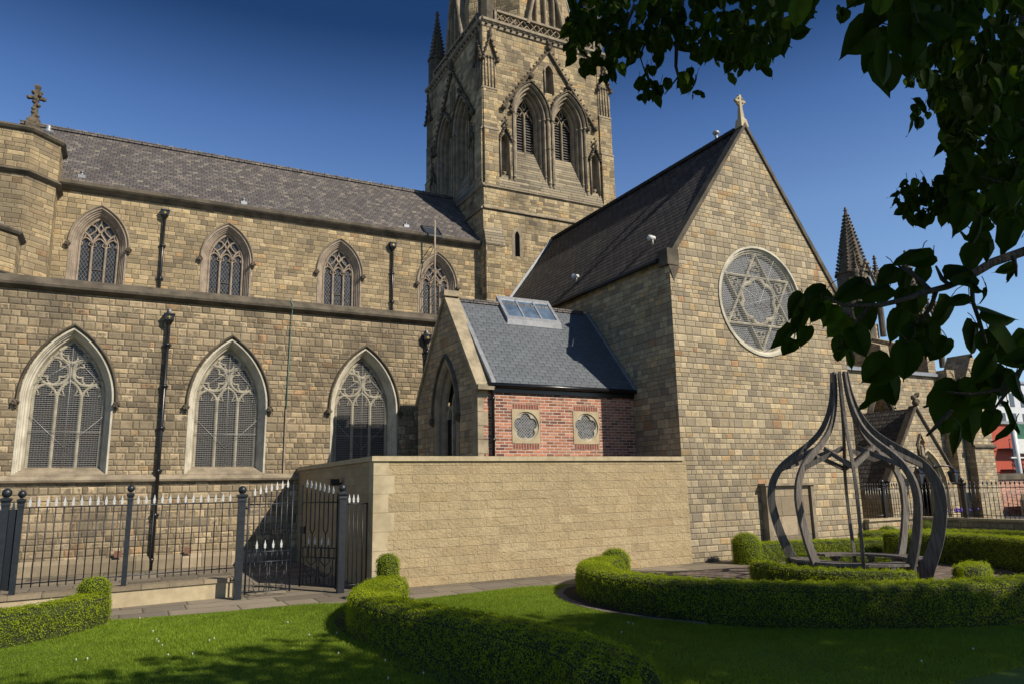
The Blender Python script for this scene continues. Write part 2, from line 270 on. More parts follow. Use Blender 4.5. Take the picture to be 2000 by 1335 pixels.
# ------------------------------------------------------------------ mesh helpers
class MB:
    def __init__(s): s.v = []; s.f = []; s.sm = []
    def add(s, vs, fs, smooth=False):
        b = len(s.v); s.v += [tuple(map(float, p)) for p in vs]
        for f in fs: s.f.append(tuple(b+i for i in f)); s.sm.append(smooth)
        return s
    def box(s, x0, x1, y0, y1, z0, z1):
        return s.add([(x0, y0, z0), (x1, y0, z0), (x1, y1, z0), (x0, y1, z0), (x0, y0, z1), (x1, y0, z1), (x1, y1, z1), (x0, y1, z1)],
                     [(0, 3, 2, 1), (4, 5, 6, 7), (0, 1, 5, 4), (1, 2, 6, 5), (2, 3, 7, 6), (3, 0, 4, 7)])
    def mbox(s, MP, u0, u1, d0, d1, z0, z1):
        p = [MP(u, d, z) for z in (z0, z1) for (u, d) in ((u0, d0), (u1, d0), (u1, d1), (u0, d1))]
        return s.add(p, [(0, 3, 2, 1), (4, 5, 6, 7), (0, 1, 5, 4), (1, 2, 6, 5), (2, 3, 7, 6), (3, 0, 4, 7)])
    def loft(s, loops, closed=True, caps=True, smooth=False):
        n = len(loops[0]); vs = [p for L in loops for p in L]; fs = []
        for k in range(len(loops)-1):
            for i in range(n if closed else n-1):
                j = (i+1) % n; fs.append((k*n+i, k*n+j, (k+1)*n+j, (k+1)*n+i))
        if caps and closed: fs.append(tuple(range(n-1, -1, -1))); fs.append(tuple((len(loops)-1)*n+i for i in range(n)))
        return s.add(vs, fs, smooth)
    def tube(s, path, r, n=8, caps=True, smooth=True):
        path = [Vector(p) for p in path]; rs = r if isinstance(r, (list, tuple)) else [r]*len(path); loops = []; ref = None
        for k, p in enumerate(path):
            t = (path[min(k+1, len(path)-1)]-path[max(k-1, 0)]).normalized()
            if ref is None: ref = t.orthogonal().normalized()
            ref = (ref-t*ref.dot(t)).normalized(); b = t.cross(ref)
            loops.append([p+(ref*math.cos(a)+b*math.sin(a))*rs[k] for a in [2*math.pi*i/n for i in range(n)]])
        return s.loft(loops, True, caps, smooth)
    def lathe(s, c, prof, n=12, smooth=True):
        return s.loft([[(c[0]+r*math.cos(2*math.pi*i/n), c[1]+r*math.sin(2*math.pi*i/n), c[2]+z) for i in range(n)] for r, z in prof], True, True, smooth)
    def poly(s, pts, ext):   # polygon (3d points) extruded by vector ext
        n = len(pts); e = Vector(ext); vs = [Vector(p) for p in pts]; vs += [p+e for p in vs]
        return s.add(vs, [tuple(range(n)), tuple(range(2*n-1, n-1, -1))]+[(i, (i+1) % n, n+(i+1) % n, n+i) for i in range(n)])
    def ball(s, c, r, n=10, m=7, sq=(1, 1, 1)):
        loops = [[(c[0]+sq[0]*r*math.sin(t)*math.cos(2*math.pi*i/n), c[1]+sq[1]*r*math.sin(t)*math.sin(2*math.pi*i/n), c[2]-sq[2]*r*math.cos(t)) for i in range(n)]
                 for t in [math.pi*(k+.15)/(m+.3-0) for k in range(m+1)]]
        return s.loft(loops, True, True, True)
    def build(s, name, mat, parent=None, label=None, bevel=0):
        off = Vector((0, 0, 0)); q = parent
        while q is not None: off += Vector(q.location); q = q.parent
        me = bpy.data.meshes.new(name)
        me.from_pydata([(a-off.x, b-off.y, c-off.z) for a, b, c in s.v], [], s.f); me.update()
        me.polygons.foreach_set('use_smooth', s.sm)
        me.materials.append(mat if not isinstance(mat, str) else M[mat])
        o = bpy.data.objects.new(name, me); COL.objects.link(o)
        if parent is not None: o.parent = parent
        if label: o['label'] = label
        if bevel:
            b = o.modifiers.new('b', 'BEVEL'); b.width = bevel; b.segments = 2; b.limit_method = 'ANGLE'
        return o
def empty(name, loc, label, cat, group=None):
    o = bpy.data.objects.new(name, None); COL.objects.link(o); o.location = loc; o.empty_display_size = .1
    o['label'] = label; o['category'] = cat
    if group: o['group'] = group
    return o
def tag(o, label=None, cat=None, group=None, kind=None):
    for k, v in (('label', label), ('category', cat), ('group', group), ('kind', kind)):
        if v: o[k] = v
    return o
def kids(o): return [c for c in list(bpy.data.objects) if c.parent == o]
_kid = None
def copy_tree(o, parent=None):
    global _kid
    if parent is None:
        _kid = {}
        for c in bpy.data.objects:
            if c.parent: _kid.setdefault(c.parent.name, []).append(c)
    c = o.copy(); COL.objects.link(c); c.parent = parent
    for ch in _kid.get(o.name, []): copy_tree(ch, c)
    return c
def merge_np(name, V, Fc, mat, parent=None, tone=None, smooth=False):
    """numpy verts (n,3) and equal sized faces (m,k)"""
    me = bpy.data.meshes.new(name); off = np.zeros(3); q = parent
    while q is not None: off += np.array(q.location); q = q.parent
    V = V-off; m, k = Fc.shape
    me.vertices.add(len(V)); me.vertices.foreach_set('co', V.astype(np.float32).ravel())
    me.loops.add(m*k); me.loops.foreach_set('vertex_index', Fc.astype(np.int32).ravel())
    me.polygons.add(m); me.polygons.foreach_set('loop_start', np.arange(0, m*k, k, dtype=np.int32)); me.polygons.foreach_set('loop_total', np.full(m, k, dtype=np.int32))
    if tone is not None:
        a = me.attributes.new('tone', 'FLOAT', 'FACE'); a.data.foreach_set('value', tone.astype(np.float32))
    me.update(); me.validate()
    me.polygons.foreach_set('use_smooth', np.full(m, smooth))
    me.materials.append(M[mat]); o = bpy.data.objects.new(name, me); COL.objects.link(o)
    if parent is not None: o.parent = parent
    return o

# -- planes: MP(u, d, z) -> world, d grows into the wall
def PY(Y): return lambda u, d, z: (u, Y+d, z)
def PX(X): return lambda u, d, z: (X+d, u, z)
# -- pointed arch, bottom left round to bottom right
def arch(cx, a, zs, R, zb, o=0., n=12):
    c = R-a; Ro = R+o; ta = math.acos(max(-1, min(1, c/Ro)))
    right = [(cx-c+Ro*math.cos(t), zs+Ro*math.sin(t)) for t in [ta*i/n for i in range(n+1)]]
    left = [(2*cx-x, z) for x, z in right]
    return [(cx-a-o, zb)]+left+right[::-1][1:]+[(cx+a+o, zb)]
def Rof(a, rise): return (rise*rise+a*a)/(2*a)
def circle(cx, cz, r, n=40, a0=0): return [(cx+r*math.cos(a0+2*math.pi*i/n), cz+r*math.sin(a0+2*math.pi*i/n)) for i in range(n)]
def foil(cx, cz, R, k, rot=math.pi/2, dc=.52, rf=.44, n=7):
    if k == 4: dc, rf = .56, .42
    dc *= R; rf *= R; h = math.pi/k
    t = dc*math.cos(h)+math.sqrt(max(0, rf*rf-(dc*math.sin(h))**2)); out = []
    px, pz = t*math.cos(h)-dc, t*math.sin(h); am = math.atan2(pz, px)
    for q in range(k):
        th = rot+2*math.pi*q/k
        for i in range(n):
            al = -am+2*am*i/(n-1); out.append((cx+dc*math.cos(th)+rf*math.cos(th+al), cz+dc*math.sin(th)+rf*math.sin(th+al)))
    return out
def wall_sheet(mb, MP, outline, holes, d=0.):
    import bmesh
    bm = bmesh.new(); es = []
    for L in [outline]+holes:
        vs = [bm.verts.new((p[0], 0, p[1])) for p in L]
        es += [bm.edges.new((vs[i], vs[(i+1) % len(vs)])) for i in range(len(vs))]
    bmesh.ops.triangle_fill(bm, use_beauty=True, use_dissolve=False, edges=es)
    bm.verts.ensure_lookup_table(); idx = {v: i for i, v in enumerate(bm.verts)}
    mb.add([MP(v.co.x, d, v.co.z) for v in bm.verts], [tuple(idx[v] for v in f.verts) for f in bm.faces]); bm.free()
def mould(mb, MP, loops, closed=False, smooth=False):
    """loops: list of (2d points, depth)"""
    mb.loft([[MP(p[0], d, p[1]) for p in L] for L, d in loops], closed, False, smooth)
def bar(mb, MP, pts, t, d, dep, closed=False, cham=.3):
    n = len(pts); L = [[] for _ in range(6)]
    for i in range(n):
        a = pts[(i-1) % n] if closed or i > 0 else pts[i]; b = pts[(i+1) % n] if closed or i < n-1 else pts[i]
        tx, tz = b[0]-a[0], b[1]-a[1]; q = math.hypot(tx, tz) or 1; nx, nz = -tz/q, tx/q
        for k, (o, dd) in enumerate(((-t/2, dep), (-t/2, t*cham), (-t*.18, 0), (t*.18, 0), (t/2, t*cham), (t/2, dep))):
            L[k].append(MP(pts[i][0]+nx*o, d+dd, pts[i][1]+nz*o))
    if closed: L = [q+[q[0]] for q in L]
    mb.loft(L, False, False)
def prism2(mb, MP, pts, d0, d1):
    n = len(pts); vs = [MP(p[0], d0, p[1]) for p in pts]+[MP(p[0], d1, p[1]) for p in pts]
    mb.add(vs, [tuple(range(n)), tuple(range(2*n-1, n-1, -1))]+[(i, (i+1) % n, n+(i+1) % n, n+i) for i in range(n)])
def profile_run(mb, MP, u0, u1, prof):
    """prof: (d, z) outline swept from u0 to u1"""
    mb.loft([[MP(u0, d, z) for d, z in prof], [MP(u1, d, z) for d, z in prof]], True, True)

# ================================================================== SURVEYED PLANES
YN, YC, YT, YW = 21.18, 25.3, 14.14, 25.1       # aisle wall, clerestory, transept gable, tower face
XT, XE, XM = 12.07, 18.48, 15.24                 # transept sides, centre
NX = [-1.42, 2.36, 6.15]; CX = [-1.27, 2.50, 6.33, 10.10]

church = empty('church', (5, 21, 0), 'large Victorian Gothic sandstone church with louvred bell tower, slate roofs and gabled transept', 'church')

def aisle_tracery(mb, MP, cx, d, a=.81, zs=4.2, R=2.0, zb=2.55, t=.075):
    k = a/.81
    bar(mb, MP, arch(cx, a, zs, R, zb, -.035), t, d, .13)
    for s in (-1, 1):
        bar(mb, MP, [(cx+s*.27*k, zb), (cx+s*.27*k, zs+.15)], t, d, .13)
    for q in (-1, 0, 1):
        c = cx+q*.54*k; h = .27*k; ri = .46 if q == 0 else .36
        A = arch(c, h, zs+.08, Rof(h, ri), zs+.08, 0, 6); bar(mb, MP, A, t*.85, d+.005, .12)
        for s in (-1, 1):
            bar(mb, MP, [(c+s*h, zs+.12), (c+s*h*.82, zs+.20), (c+s*h*.42, zs+.17), (c+s*h*.62, zs+.30), (c+s*h*.48, zs+.08+ri*.72)], t*.45, d+.03, .08)
    for (x, z, r) in ((-.385, zs+.77, .35), (.385, zs+.77, .35), (0, zs+1.30, .30)):
        x = cx+x*k; bar(mb, MP, circle(x, z, r, 28), t*1.0, d, .12, True)
        bar(mb, MP, foil(x, z, r*.93, 4, math.pi/4*0+math.pi/2), t*.62, d+.03, .09, True)
    pass

def cler_tracery(mb, MP, cx, d, a=.56, zs=9.55, R=1.14, zb=8.0, t=.065):
    bar(mb, MP, arch(cx, a, zs, R, zb, -.03), t, d, .12)
    for s in (-1, 1):
        bar(mb, MP, [(cx+s*.19, zb), (cx+s*.19, zs+.08)], t, d, .12)
        # flowing bars curling up and outward
        bar(mb, MP, [(cx+s*.19, zs+.0), (cx+s*.20, zs+.12), (cx+s*.26, zs+.26), (cx+s*.36, zs+.38), (cx+s*.46, zs+.44)], t*.85, d, .11)
        bar(mb, MP, [(cx+s*.19, zs+.05), (cx+s*.16, zs+.2), (cx+s*.06, zs+.36), (cx+s*-.02, zs+.46)], t*.85, d, .11)
        bar(mb, MP, [(cx, zs+.40), (cx+s*.05, zs+.52), (cx+s*.16, zs+.66), (cx+s*.28, zs+.70)], t*.8, d, .11)
        bar(mb, MP, [(cx+s*.30, zs+.33), (cx+s*.20, zs+.42), (cx+s*.12, zs+.52), (cx+s*.13, zs+.62)], t*.7, d+.01, .1)
        bar(mb, MP, [(cx, zs+.46), (cx+s*-.07, zs+.60), (cx+s*.0, zs+.76), (cx, zs+.9)], t*.6, d+.01, .1)
        bar(mb, MP, [(cx+s*.5, zs+.18), (cx+s*.42, zs+.26), (cx+s*.38, zs+.4)], t*.6, d+.01, .1)
    for q in (-1, 0, 1):
        c = cx+q*.375; h = .18; bar(mb, MP, arch(c, h, zs+.0, .28, zs, 0, 5), t*.7, d+.01, .1)
        for s in (-1, 1): bar(mb, MP, [(c+s*h, zs-.02), (c+s*h*.45, zs+.03), (c+s*h*.62, zs+.12)], t*.5, d+.03, .08)

def fill2(mb, MP, pts, d): mb.add([MP(p[0], d, p[1]) for p in pts], [tuple(range(len(pts)))])

def hood(parent, MP, cx, a, zs, R, o, mat='dressed_dark', wid=.075, pr=.075, stops=True, crocket=False):
    mb = MB(); L = lambda off: arch(cx, a, zs, R, zs-.02, off)
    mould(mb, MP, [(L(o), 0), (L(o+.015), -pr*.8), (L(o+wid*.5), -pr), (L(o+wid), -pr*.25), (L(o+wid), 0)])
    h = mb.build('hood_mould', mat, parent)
    if stops:
        for s in (-1, 1):
            m2 = MB(); p = MP(cx+s*(a+o+wid*.6), -.05, zs-.08); m2.ball(p, .085, 8, 6); p2 = MP(cx+s*(a+o+wid*.6), -.04, zs-.18); m2.ball(p2, .05, 7, 5)
            for q in range(5):
                ang = q*1.25; pp = MP(cx+s*(a+o+wid*.6)+.06*math.cos(ang), -.10, zs-.08+.06*math.sin(ang)); m2.ball(pp, .035, 5, 4)
            m2.build('label_stop', 'carved', parent)
    return h

def aisle_window(cx, lab=None):
    MP = PY(YN); a, zs = .81, 4.2; R = 2.0; zb = 2.55; dep = .34
    w = empty('window', (cx, YN, 2.3), '', ''); del w['label']; del w['category']; w.parent = church; w.location = Vector((cx, YN, 2.3))-Vector(church.location)
    if lab: w['label'] = lab
    mb = MB(); L = lambda o, zz=2.34: arch(cx, a, zs, R, zz, o)
    mould(mb, MP, [(L(.20), -.012), (L(.155), -.012), (L(.15), .03), (L(.125), .05), (L(.12), .10), (L(.09), .12), (L(.075), .19), (L(.04), .21), (L(.0), dep+.03)])
    mb.build('reveal', 'cream', w)
    hood(w, MP, cx, a, zs, R, .22)
    mb = MB(); aisle_tracery(mb, MP, cx, dep); mb.build('tracery', 'pale', w)
    mb = MB(); fill2(mb, MP, arch(cx, a, zs, R, zb-.05, 0), dep+.09); mb.build('glass', 'glass_lattice', w)
    mb = MB(); fill2(mb, MP, arch(cx, a-.02, zs, R, zb, -.02), dep-.03); mb.build('wire_guard', 'grille', w)
    mb = MB()
    for (p, q) in (((cx, zb), (cx, 5.75)), ((cx-.8, 3.85), (cx, zb+.5)), ((cx, zb+.5), (cx+.8, 3.85)), ((cx-.8, 3.45), (cx+.8, 3.45)), ((cx-.8, 4.6), (cx, 5.2)), ((cx+.1, 5.3), (cx+.75, 4.6))):
        mb.tube([MP(p[0], dep-.045, p[1]), MP(q[0], dep-.045, q[1])], .006, 4)
    mb.build('stay_wire', 'wire', w)
    mb = MB(); profile_run(mb, MP, cx-1.02, cx+1.02, [(-.05, 2.335), (-.05, 2.37), (dep+.02, zb+.02), (dep+.02, 2.335)]); mb.build('sill', 'dressed', w)
    return w

def cler_window(cx):
    MP = PY(YC); a, zs, R, zb, dep = .56, 9.55, 1.14, 7.95, .22
    w = empty('window', (0, 0, 0), '', ''); del w['label']; del w['category']; w.parent = church; w.location = Vector((cx, YC, 8))-Vector(church.location)
    mb = MB(); L = lambda o, zz=7.9: arch(cx, a, zs, R, zz, o)
    mould(mb, MP, [(L(.24), -.004), (L(.24), -.015), (L(.18), -.015), (L(.17), .03), (L(.13), .045), (L(.12), .09), (L(.085), .10), (L(.075), .14), (L(.04), .16), (L(0), dep+.03)])
    mb.build('reveal', 'tracery_red', w)
    hood(w, MP, cx, a, zs, R, .235, 'dressed', .07, .07)
    mb = MB(); cler_tracery(mb, MP, cx, dep); mb.build('tracery', 'tracery_red', w)
    mb = MB(); fill2(mb, MP, arch(cx, a, zs, R, zb-.05, 0), dep+.08); mb.build('glass', 'glass_diamond', w)
    mb = MB(); bar(mb, MP, [(cx-.15, 8.35), (cx+.15, 8.35), (cx+.15, 8.8), (cx-.15, 8.8)], .025, dep+.04, .03, True); mb.build('hopper_frame', 'dressed', w)
    mb = MB(); profile_run(mb, MP, cx-.8, cx+.8, [(-.05, 7.8), (-.05, 7.9), (dep+.02, zb+.02), (dep+.02, 7.8)]); mb.build('sill', 'dressed', w)
    return w

# ---- aisle wall
MPn = PY(YN)
mb = MB(); wall_sheet(mb, MPn, [(-6, -.3), (XT, -.3), (XT, 6.95), (-6, 6.95)], [arch(c, .81, 4.2, 2.0, 2.3, .19) for c in NX])
mb.box(XT-.3, XT, YN, YC, 0, 6.9); mb.build('aisle_wall', 'rubble', church)
mb = MB(); profile_run(mb, MPn, -6, XT, [(-.14, -.3), (-.14, .26), (-.02, .36), (-.02, -.3)]); mb.build('plinth_course', 'plinthstone', church)
mb = MB(); profile_run(mb, MPn, -6, XT, [(-.02, 2.17), (-.10, 2.20), (-.12, 2.25), (-.10, 2.29), (-.02, 2.37)]); mb.build('sill_string', 'dressed', church)
mb = MB()
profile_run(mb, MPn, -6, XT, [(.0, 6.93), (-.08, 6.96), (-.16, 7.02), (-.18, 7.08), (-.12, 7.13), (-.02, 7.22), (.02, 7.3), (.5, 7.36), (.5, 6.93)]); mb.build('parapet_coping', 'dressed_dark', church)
mb = MB(); mb.add([(-6, YN+.4, 7.2), (XT, YN+.4, 7.2), (XT, YC, 7.75), (-6, YC, 7.75)], [(0, 1, 2, 3)]); mb.build('aisle_roof', 'lead', church)
for c in NX: aisle_window(c)
# ---- clerestory
MPc = PY(YC)
mb = MB(); wall_sheet(mb, MPc, [(-4.2, 7), (XT+.3, 7), (XT+.3, 11.3), (-4.2, 11.3)], [arch(c, .56, 9.55, 1.14, 7.85, .20) for c in CX]); mb.build('clerestory_wall', 'rubble_up', church)
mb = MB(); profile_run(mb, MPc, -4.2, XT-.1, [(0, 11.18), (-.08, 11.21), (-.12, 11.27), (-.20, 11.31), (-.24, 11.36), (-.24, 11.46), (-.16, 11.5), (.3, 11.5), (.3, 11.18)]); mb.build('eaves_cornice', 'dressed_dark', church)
for c in CX: cler_window(c)
# ---- nave roof, 45 degrees
YR, ZR = 28.3, 14.48
mb = MB(); e0 = (YC-.12, 11.49)
mb.add([(-4.1, e0[0], e0[1]), (XT+.02, e0[0], e0[1]), (XT+.02, YR, ZR), (-4.1, YR, ZR), (-4.1, 2*YR-e0[0], e0[1]), (XT+.02, 2*YR-e0[0], e0[1])], [(0, 1, 2, 3), (3, 2, 5, 4)])
nroof = mb.build('nave_roof', 'slate', church)
mb = MB(); x = -4.1
while x < XT-.1:
    mb.box(x, x+.44, YR-.13, YR+.13, ZR-.06, ZR+.055); mb.box(x+.44, x+.475, YR-.15, YR+.15, ZR-.06, ZR+.085); x += .475
mb.build('ridge_tiles', 'slate', nroof)
mb = MB(); wall_sheet(mb, PX(-4.1), [(YC, 0), (2*YR-YC, 0), (2*YR-YC, 11.4), (YR, ZR-.05), (YC, 11.4)], []); mb.build('west_wall', 'rubble_up', church)
def on_nroof(x, y):   # pixel on the nave roof slope
    n = np.array([0, -(ZR-e0[1]), YR-e0[0]]); d = ray(x, y); p0 = np.array([0, e0[0], e0[1]]); return EYE+(n@(p0-EYE))/(n@d)*d
for (px, py) in ((160, 344), (476, 396), (793, 441)):
    p = on_nroof(px, py); mb = MB(); mb.box(p[0]-.10, p[0]+.10, p[1]-.09, p[1]+.08, p[2]-.09, p[2]+.015); mb.tube([p+[0, 0, 0], p+[0, 0, .12]], .04, 8); mb.lathe(p, [(.06, .11), (.07, .13), (.02, .16)], 8)
    mb.build('roof_vent', 'lead', church)
p = on_nroof(843, 454); sl_ = (ZR-e0[1])/(YR-e0[0]); mb = MB()
def rq(p, du, dy, up): return [(p[0]+a*du, p[1]+b*dy, p[2]+b*dy*sl_+up) for a, b in ((-1, -1), (1, -1), (1, 1), (-1, 1))]
mb.loft([rq(p, .36, .26, .0), rq(p, .36, .26, .08), rq(p, .30, .2, .08), rq(p, .30, .2, .05)], True, False); rl = mb.build('rooflight', 'black', church)
mb = MB(); mb.add(rq(p, .30, .2, .055), [(0, 1, 2, 3)]); mb.build('pane', 'window_glass', rl)
# west end stone cross on the ridge
mb = MB(); cx, cy_ = -3.72, 28.3
mb.loft([[(cx+a*w_, cy_+b*w_, z) for a, b in ((-1, -1), (1, -1), (1, 1), (-1, 1))] for w_, z in ((.22, 14.2), (.20, 14.62), (.10, 14.75), (.06, 15.35), (.08, 15.4), (.06, 15.8), (.10, 15.93), (.04, 16.0))])
mb.box(cx-.22, cx+.22, cy_-.06, cy_+.06, 15.45, 15.54)
for s in (-1, 1): mb.ball((cx+s*.22, cy_, 15.49), .085, 7, 5); mb.ball((cx+s*.09, cy_, 15.7), .09, 7, 5)
for k in range(7): mb.ball((cx+.1*math.cos(k*2.1), cy_-.08, 14.8+.13*k), .07, 6, 4)
mb.build('gable_cross', 'carved', church, 'weathered crocketed stone cross on the west end of the nave ridge')

# ---- downpipes
def downpipe(cx, Y, z0, z1, r=.045, hopper=True, brk=1.1, mat='black', ball=True):
    mb = MB(); y = Y-.09; mb.tube([(cx, y, z0), (cx, y, z1-.1)], r, 8)
    o = mb.build('downpipe', mat, church)
    z = z0+.25
    while z < z1-.4:
        m2 = MB(); m2.tube([(cx, y, z-.05), (cx, y, z+.05)], r*1.35, 8); m2.box(cx-.10, cx+.10, Y-.06, Y-.01, z-.03, z+.03); m2.build('pipe_bracket', mat, o); z += brk
    if hopper:
        m2 = MB(); m2.loft([[(cx+a*w_, y+b*w_*.8, z) for a, b in ((-1, -1), (1, -1), (1, 1), (-1, 1))] for w_, z in ((.05, z1-.30), (.08, z1-.24), (.115, z1-.17), (.12, z1-.04), (.14, z1-.03), (.14, z1))])
        h = m2.build('hopper', mat, o)
        m3 = MB(); m3.box(cx-.045, cx+.045, y-.105, y-.1, z1-.115, z1-.095); m3.box(cx-.010, cx+.010, y-.106, y-.1, z1-.15, z1-.06); m3.build('cross_emblem', 'gold', o)
        if ball:
            m3 = MB(); m3.tube([(cx, Y+.0, z1+.14), (cx, y, z1+.10), (cx, y, z1)], .04, 7); m3.build('outlet', 'lead', o)
    return o
downpipe(.73, YN-.02, .0, 6.58); downpipe(8.07, YN, .3, 6.6)
downpipe(.52, YC, 7.3, 10.95, .042, ball=False); downpipe(8.27, YC, 7.3, 10.93, .042, ball=False)
mb = MB(); mb.tube([(3.9, YN+.1, 7.37), (3.92, YN-.2, 7.1), (3.93, YN-.05, 6.9), (3.90, YN-.03, 5.5), (3.88, YN-.03, 4.15)], .013, 5); mb.build('earth_cable', 'copper', church, 'thin green earthing cable down the aisle wall')
mb = MB(); mb.box(3.86, 3.90, YN-.05, YN, 2.3, 4.15); mb.build('cable_cover', 'tracery_red', church)
for (px, py) in ((230, 1081), (367, 1074)):
    p = on(px, py, 1, YN-.15); mb = MB(); mb.box(p[0]-.08, p[0]+.08, YN-.146, YN-.13, p[2]-.08, p[2]+.08)
    for k in range(4): mb.box(p[0]-.08, p[0]+.08, YN-.150, YN-.145, p[2]-.065+.036*k, p[2]-.047+.036*k)
    mb.build('air_brick', 'terracotta', church)
# ladder rail pole by the tower and its brackets
mb = MB(); mb.tube([(9.78, YC-.55, 7.4), (9.78, YC-.55, 11.9)], .035, 8)
for z in (8.3, 8.95, 9.6, 10.3, 10.95): mb.tube([(9.78, YC-.55, z), (9.78, YC, z+.02)], .018, 5); mb.tube([(9.78, YC-.55, z-.02), (9.78, YC, z-.3)], .014, 5)
mb.build('safety_pole', 'tracery_red', church)

# ---- west turret
def octo(cx, cy, ap, z, n=8, a0=math.pi/8): r = ap/math.cos(math.pi/n); return [(cx+r*math.cos(a0+2*math.pi*i/n), cy+r*math.sin(a0+2*math.pi*i/n), z) for i in range(n)]
def turret(cx, cy, ap, zt, zstr, name='turret', fin=True):
    mb = MB(); mb.loft([octo(cx, cy, ap*.97, 0), octo(cx, cy, ap*.97, zstr), octo(cx, cy, ap*.99, zstr+.1), octo(cx, cy, ap*.99, zt)]); t = mb.build(name, 'rubble_up', church)
    mb = MB()
    for z, h in ((zstr, .10), (zt, .14)): mb.loft([octo(cx, cy, ap*.99, z-.02), octo(cx, cy, ap*1.05, z+.02), octo(cx, cy, ap*1.09, z+h*.6), octo(cx, cy, ap*1.08, z+h), octo(cx, cy, ap*.98, z+h+.04)])
    mb.build('string_course', 'dressed_dark', t)
    mb = MB(); mb.loft([octo(cx, cy, ap*1.0, zt+.16), octo(cx, cy, ap*.15, zt+.55)])
    if fin: mb.lathe((cx+.8, cy-.55, zt+.2), [(.07, 0), (.07, .12), (.11, .14), (.11, .2), (.06, .26), (.09, .32), (.02, .4)], 8)
    mb.build('turret_cap', 'lead', t)
turret(-3.62, 24.95, 1.17, 12.25, 10.95)
turret(-3.95, 22.45, 1.0, 8.55, 7.4, 'stair_turret', False)

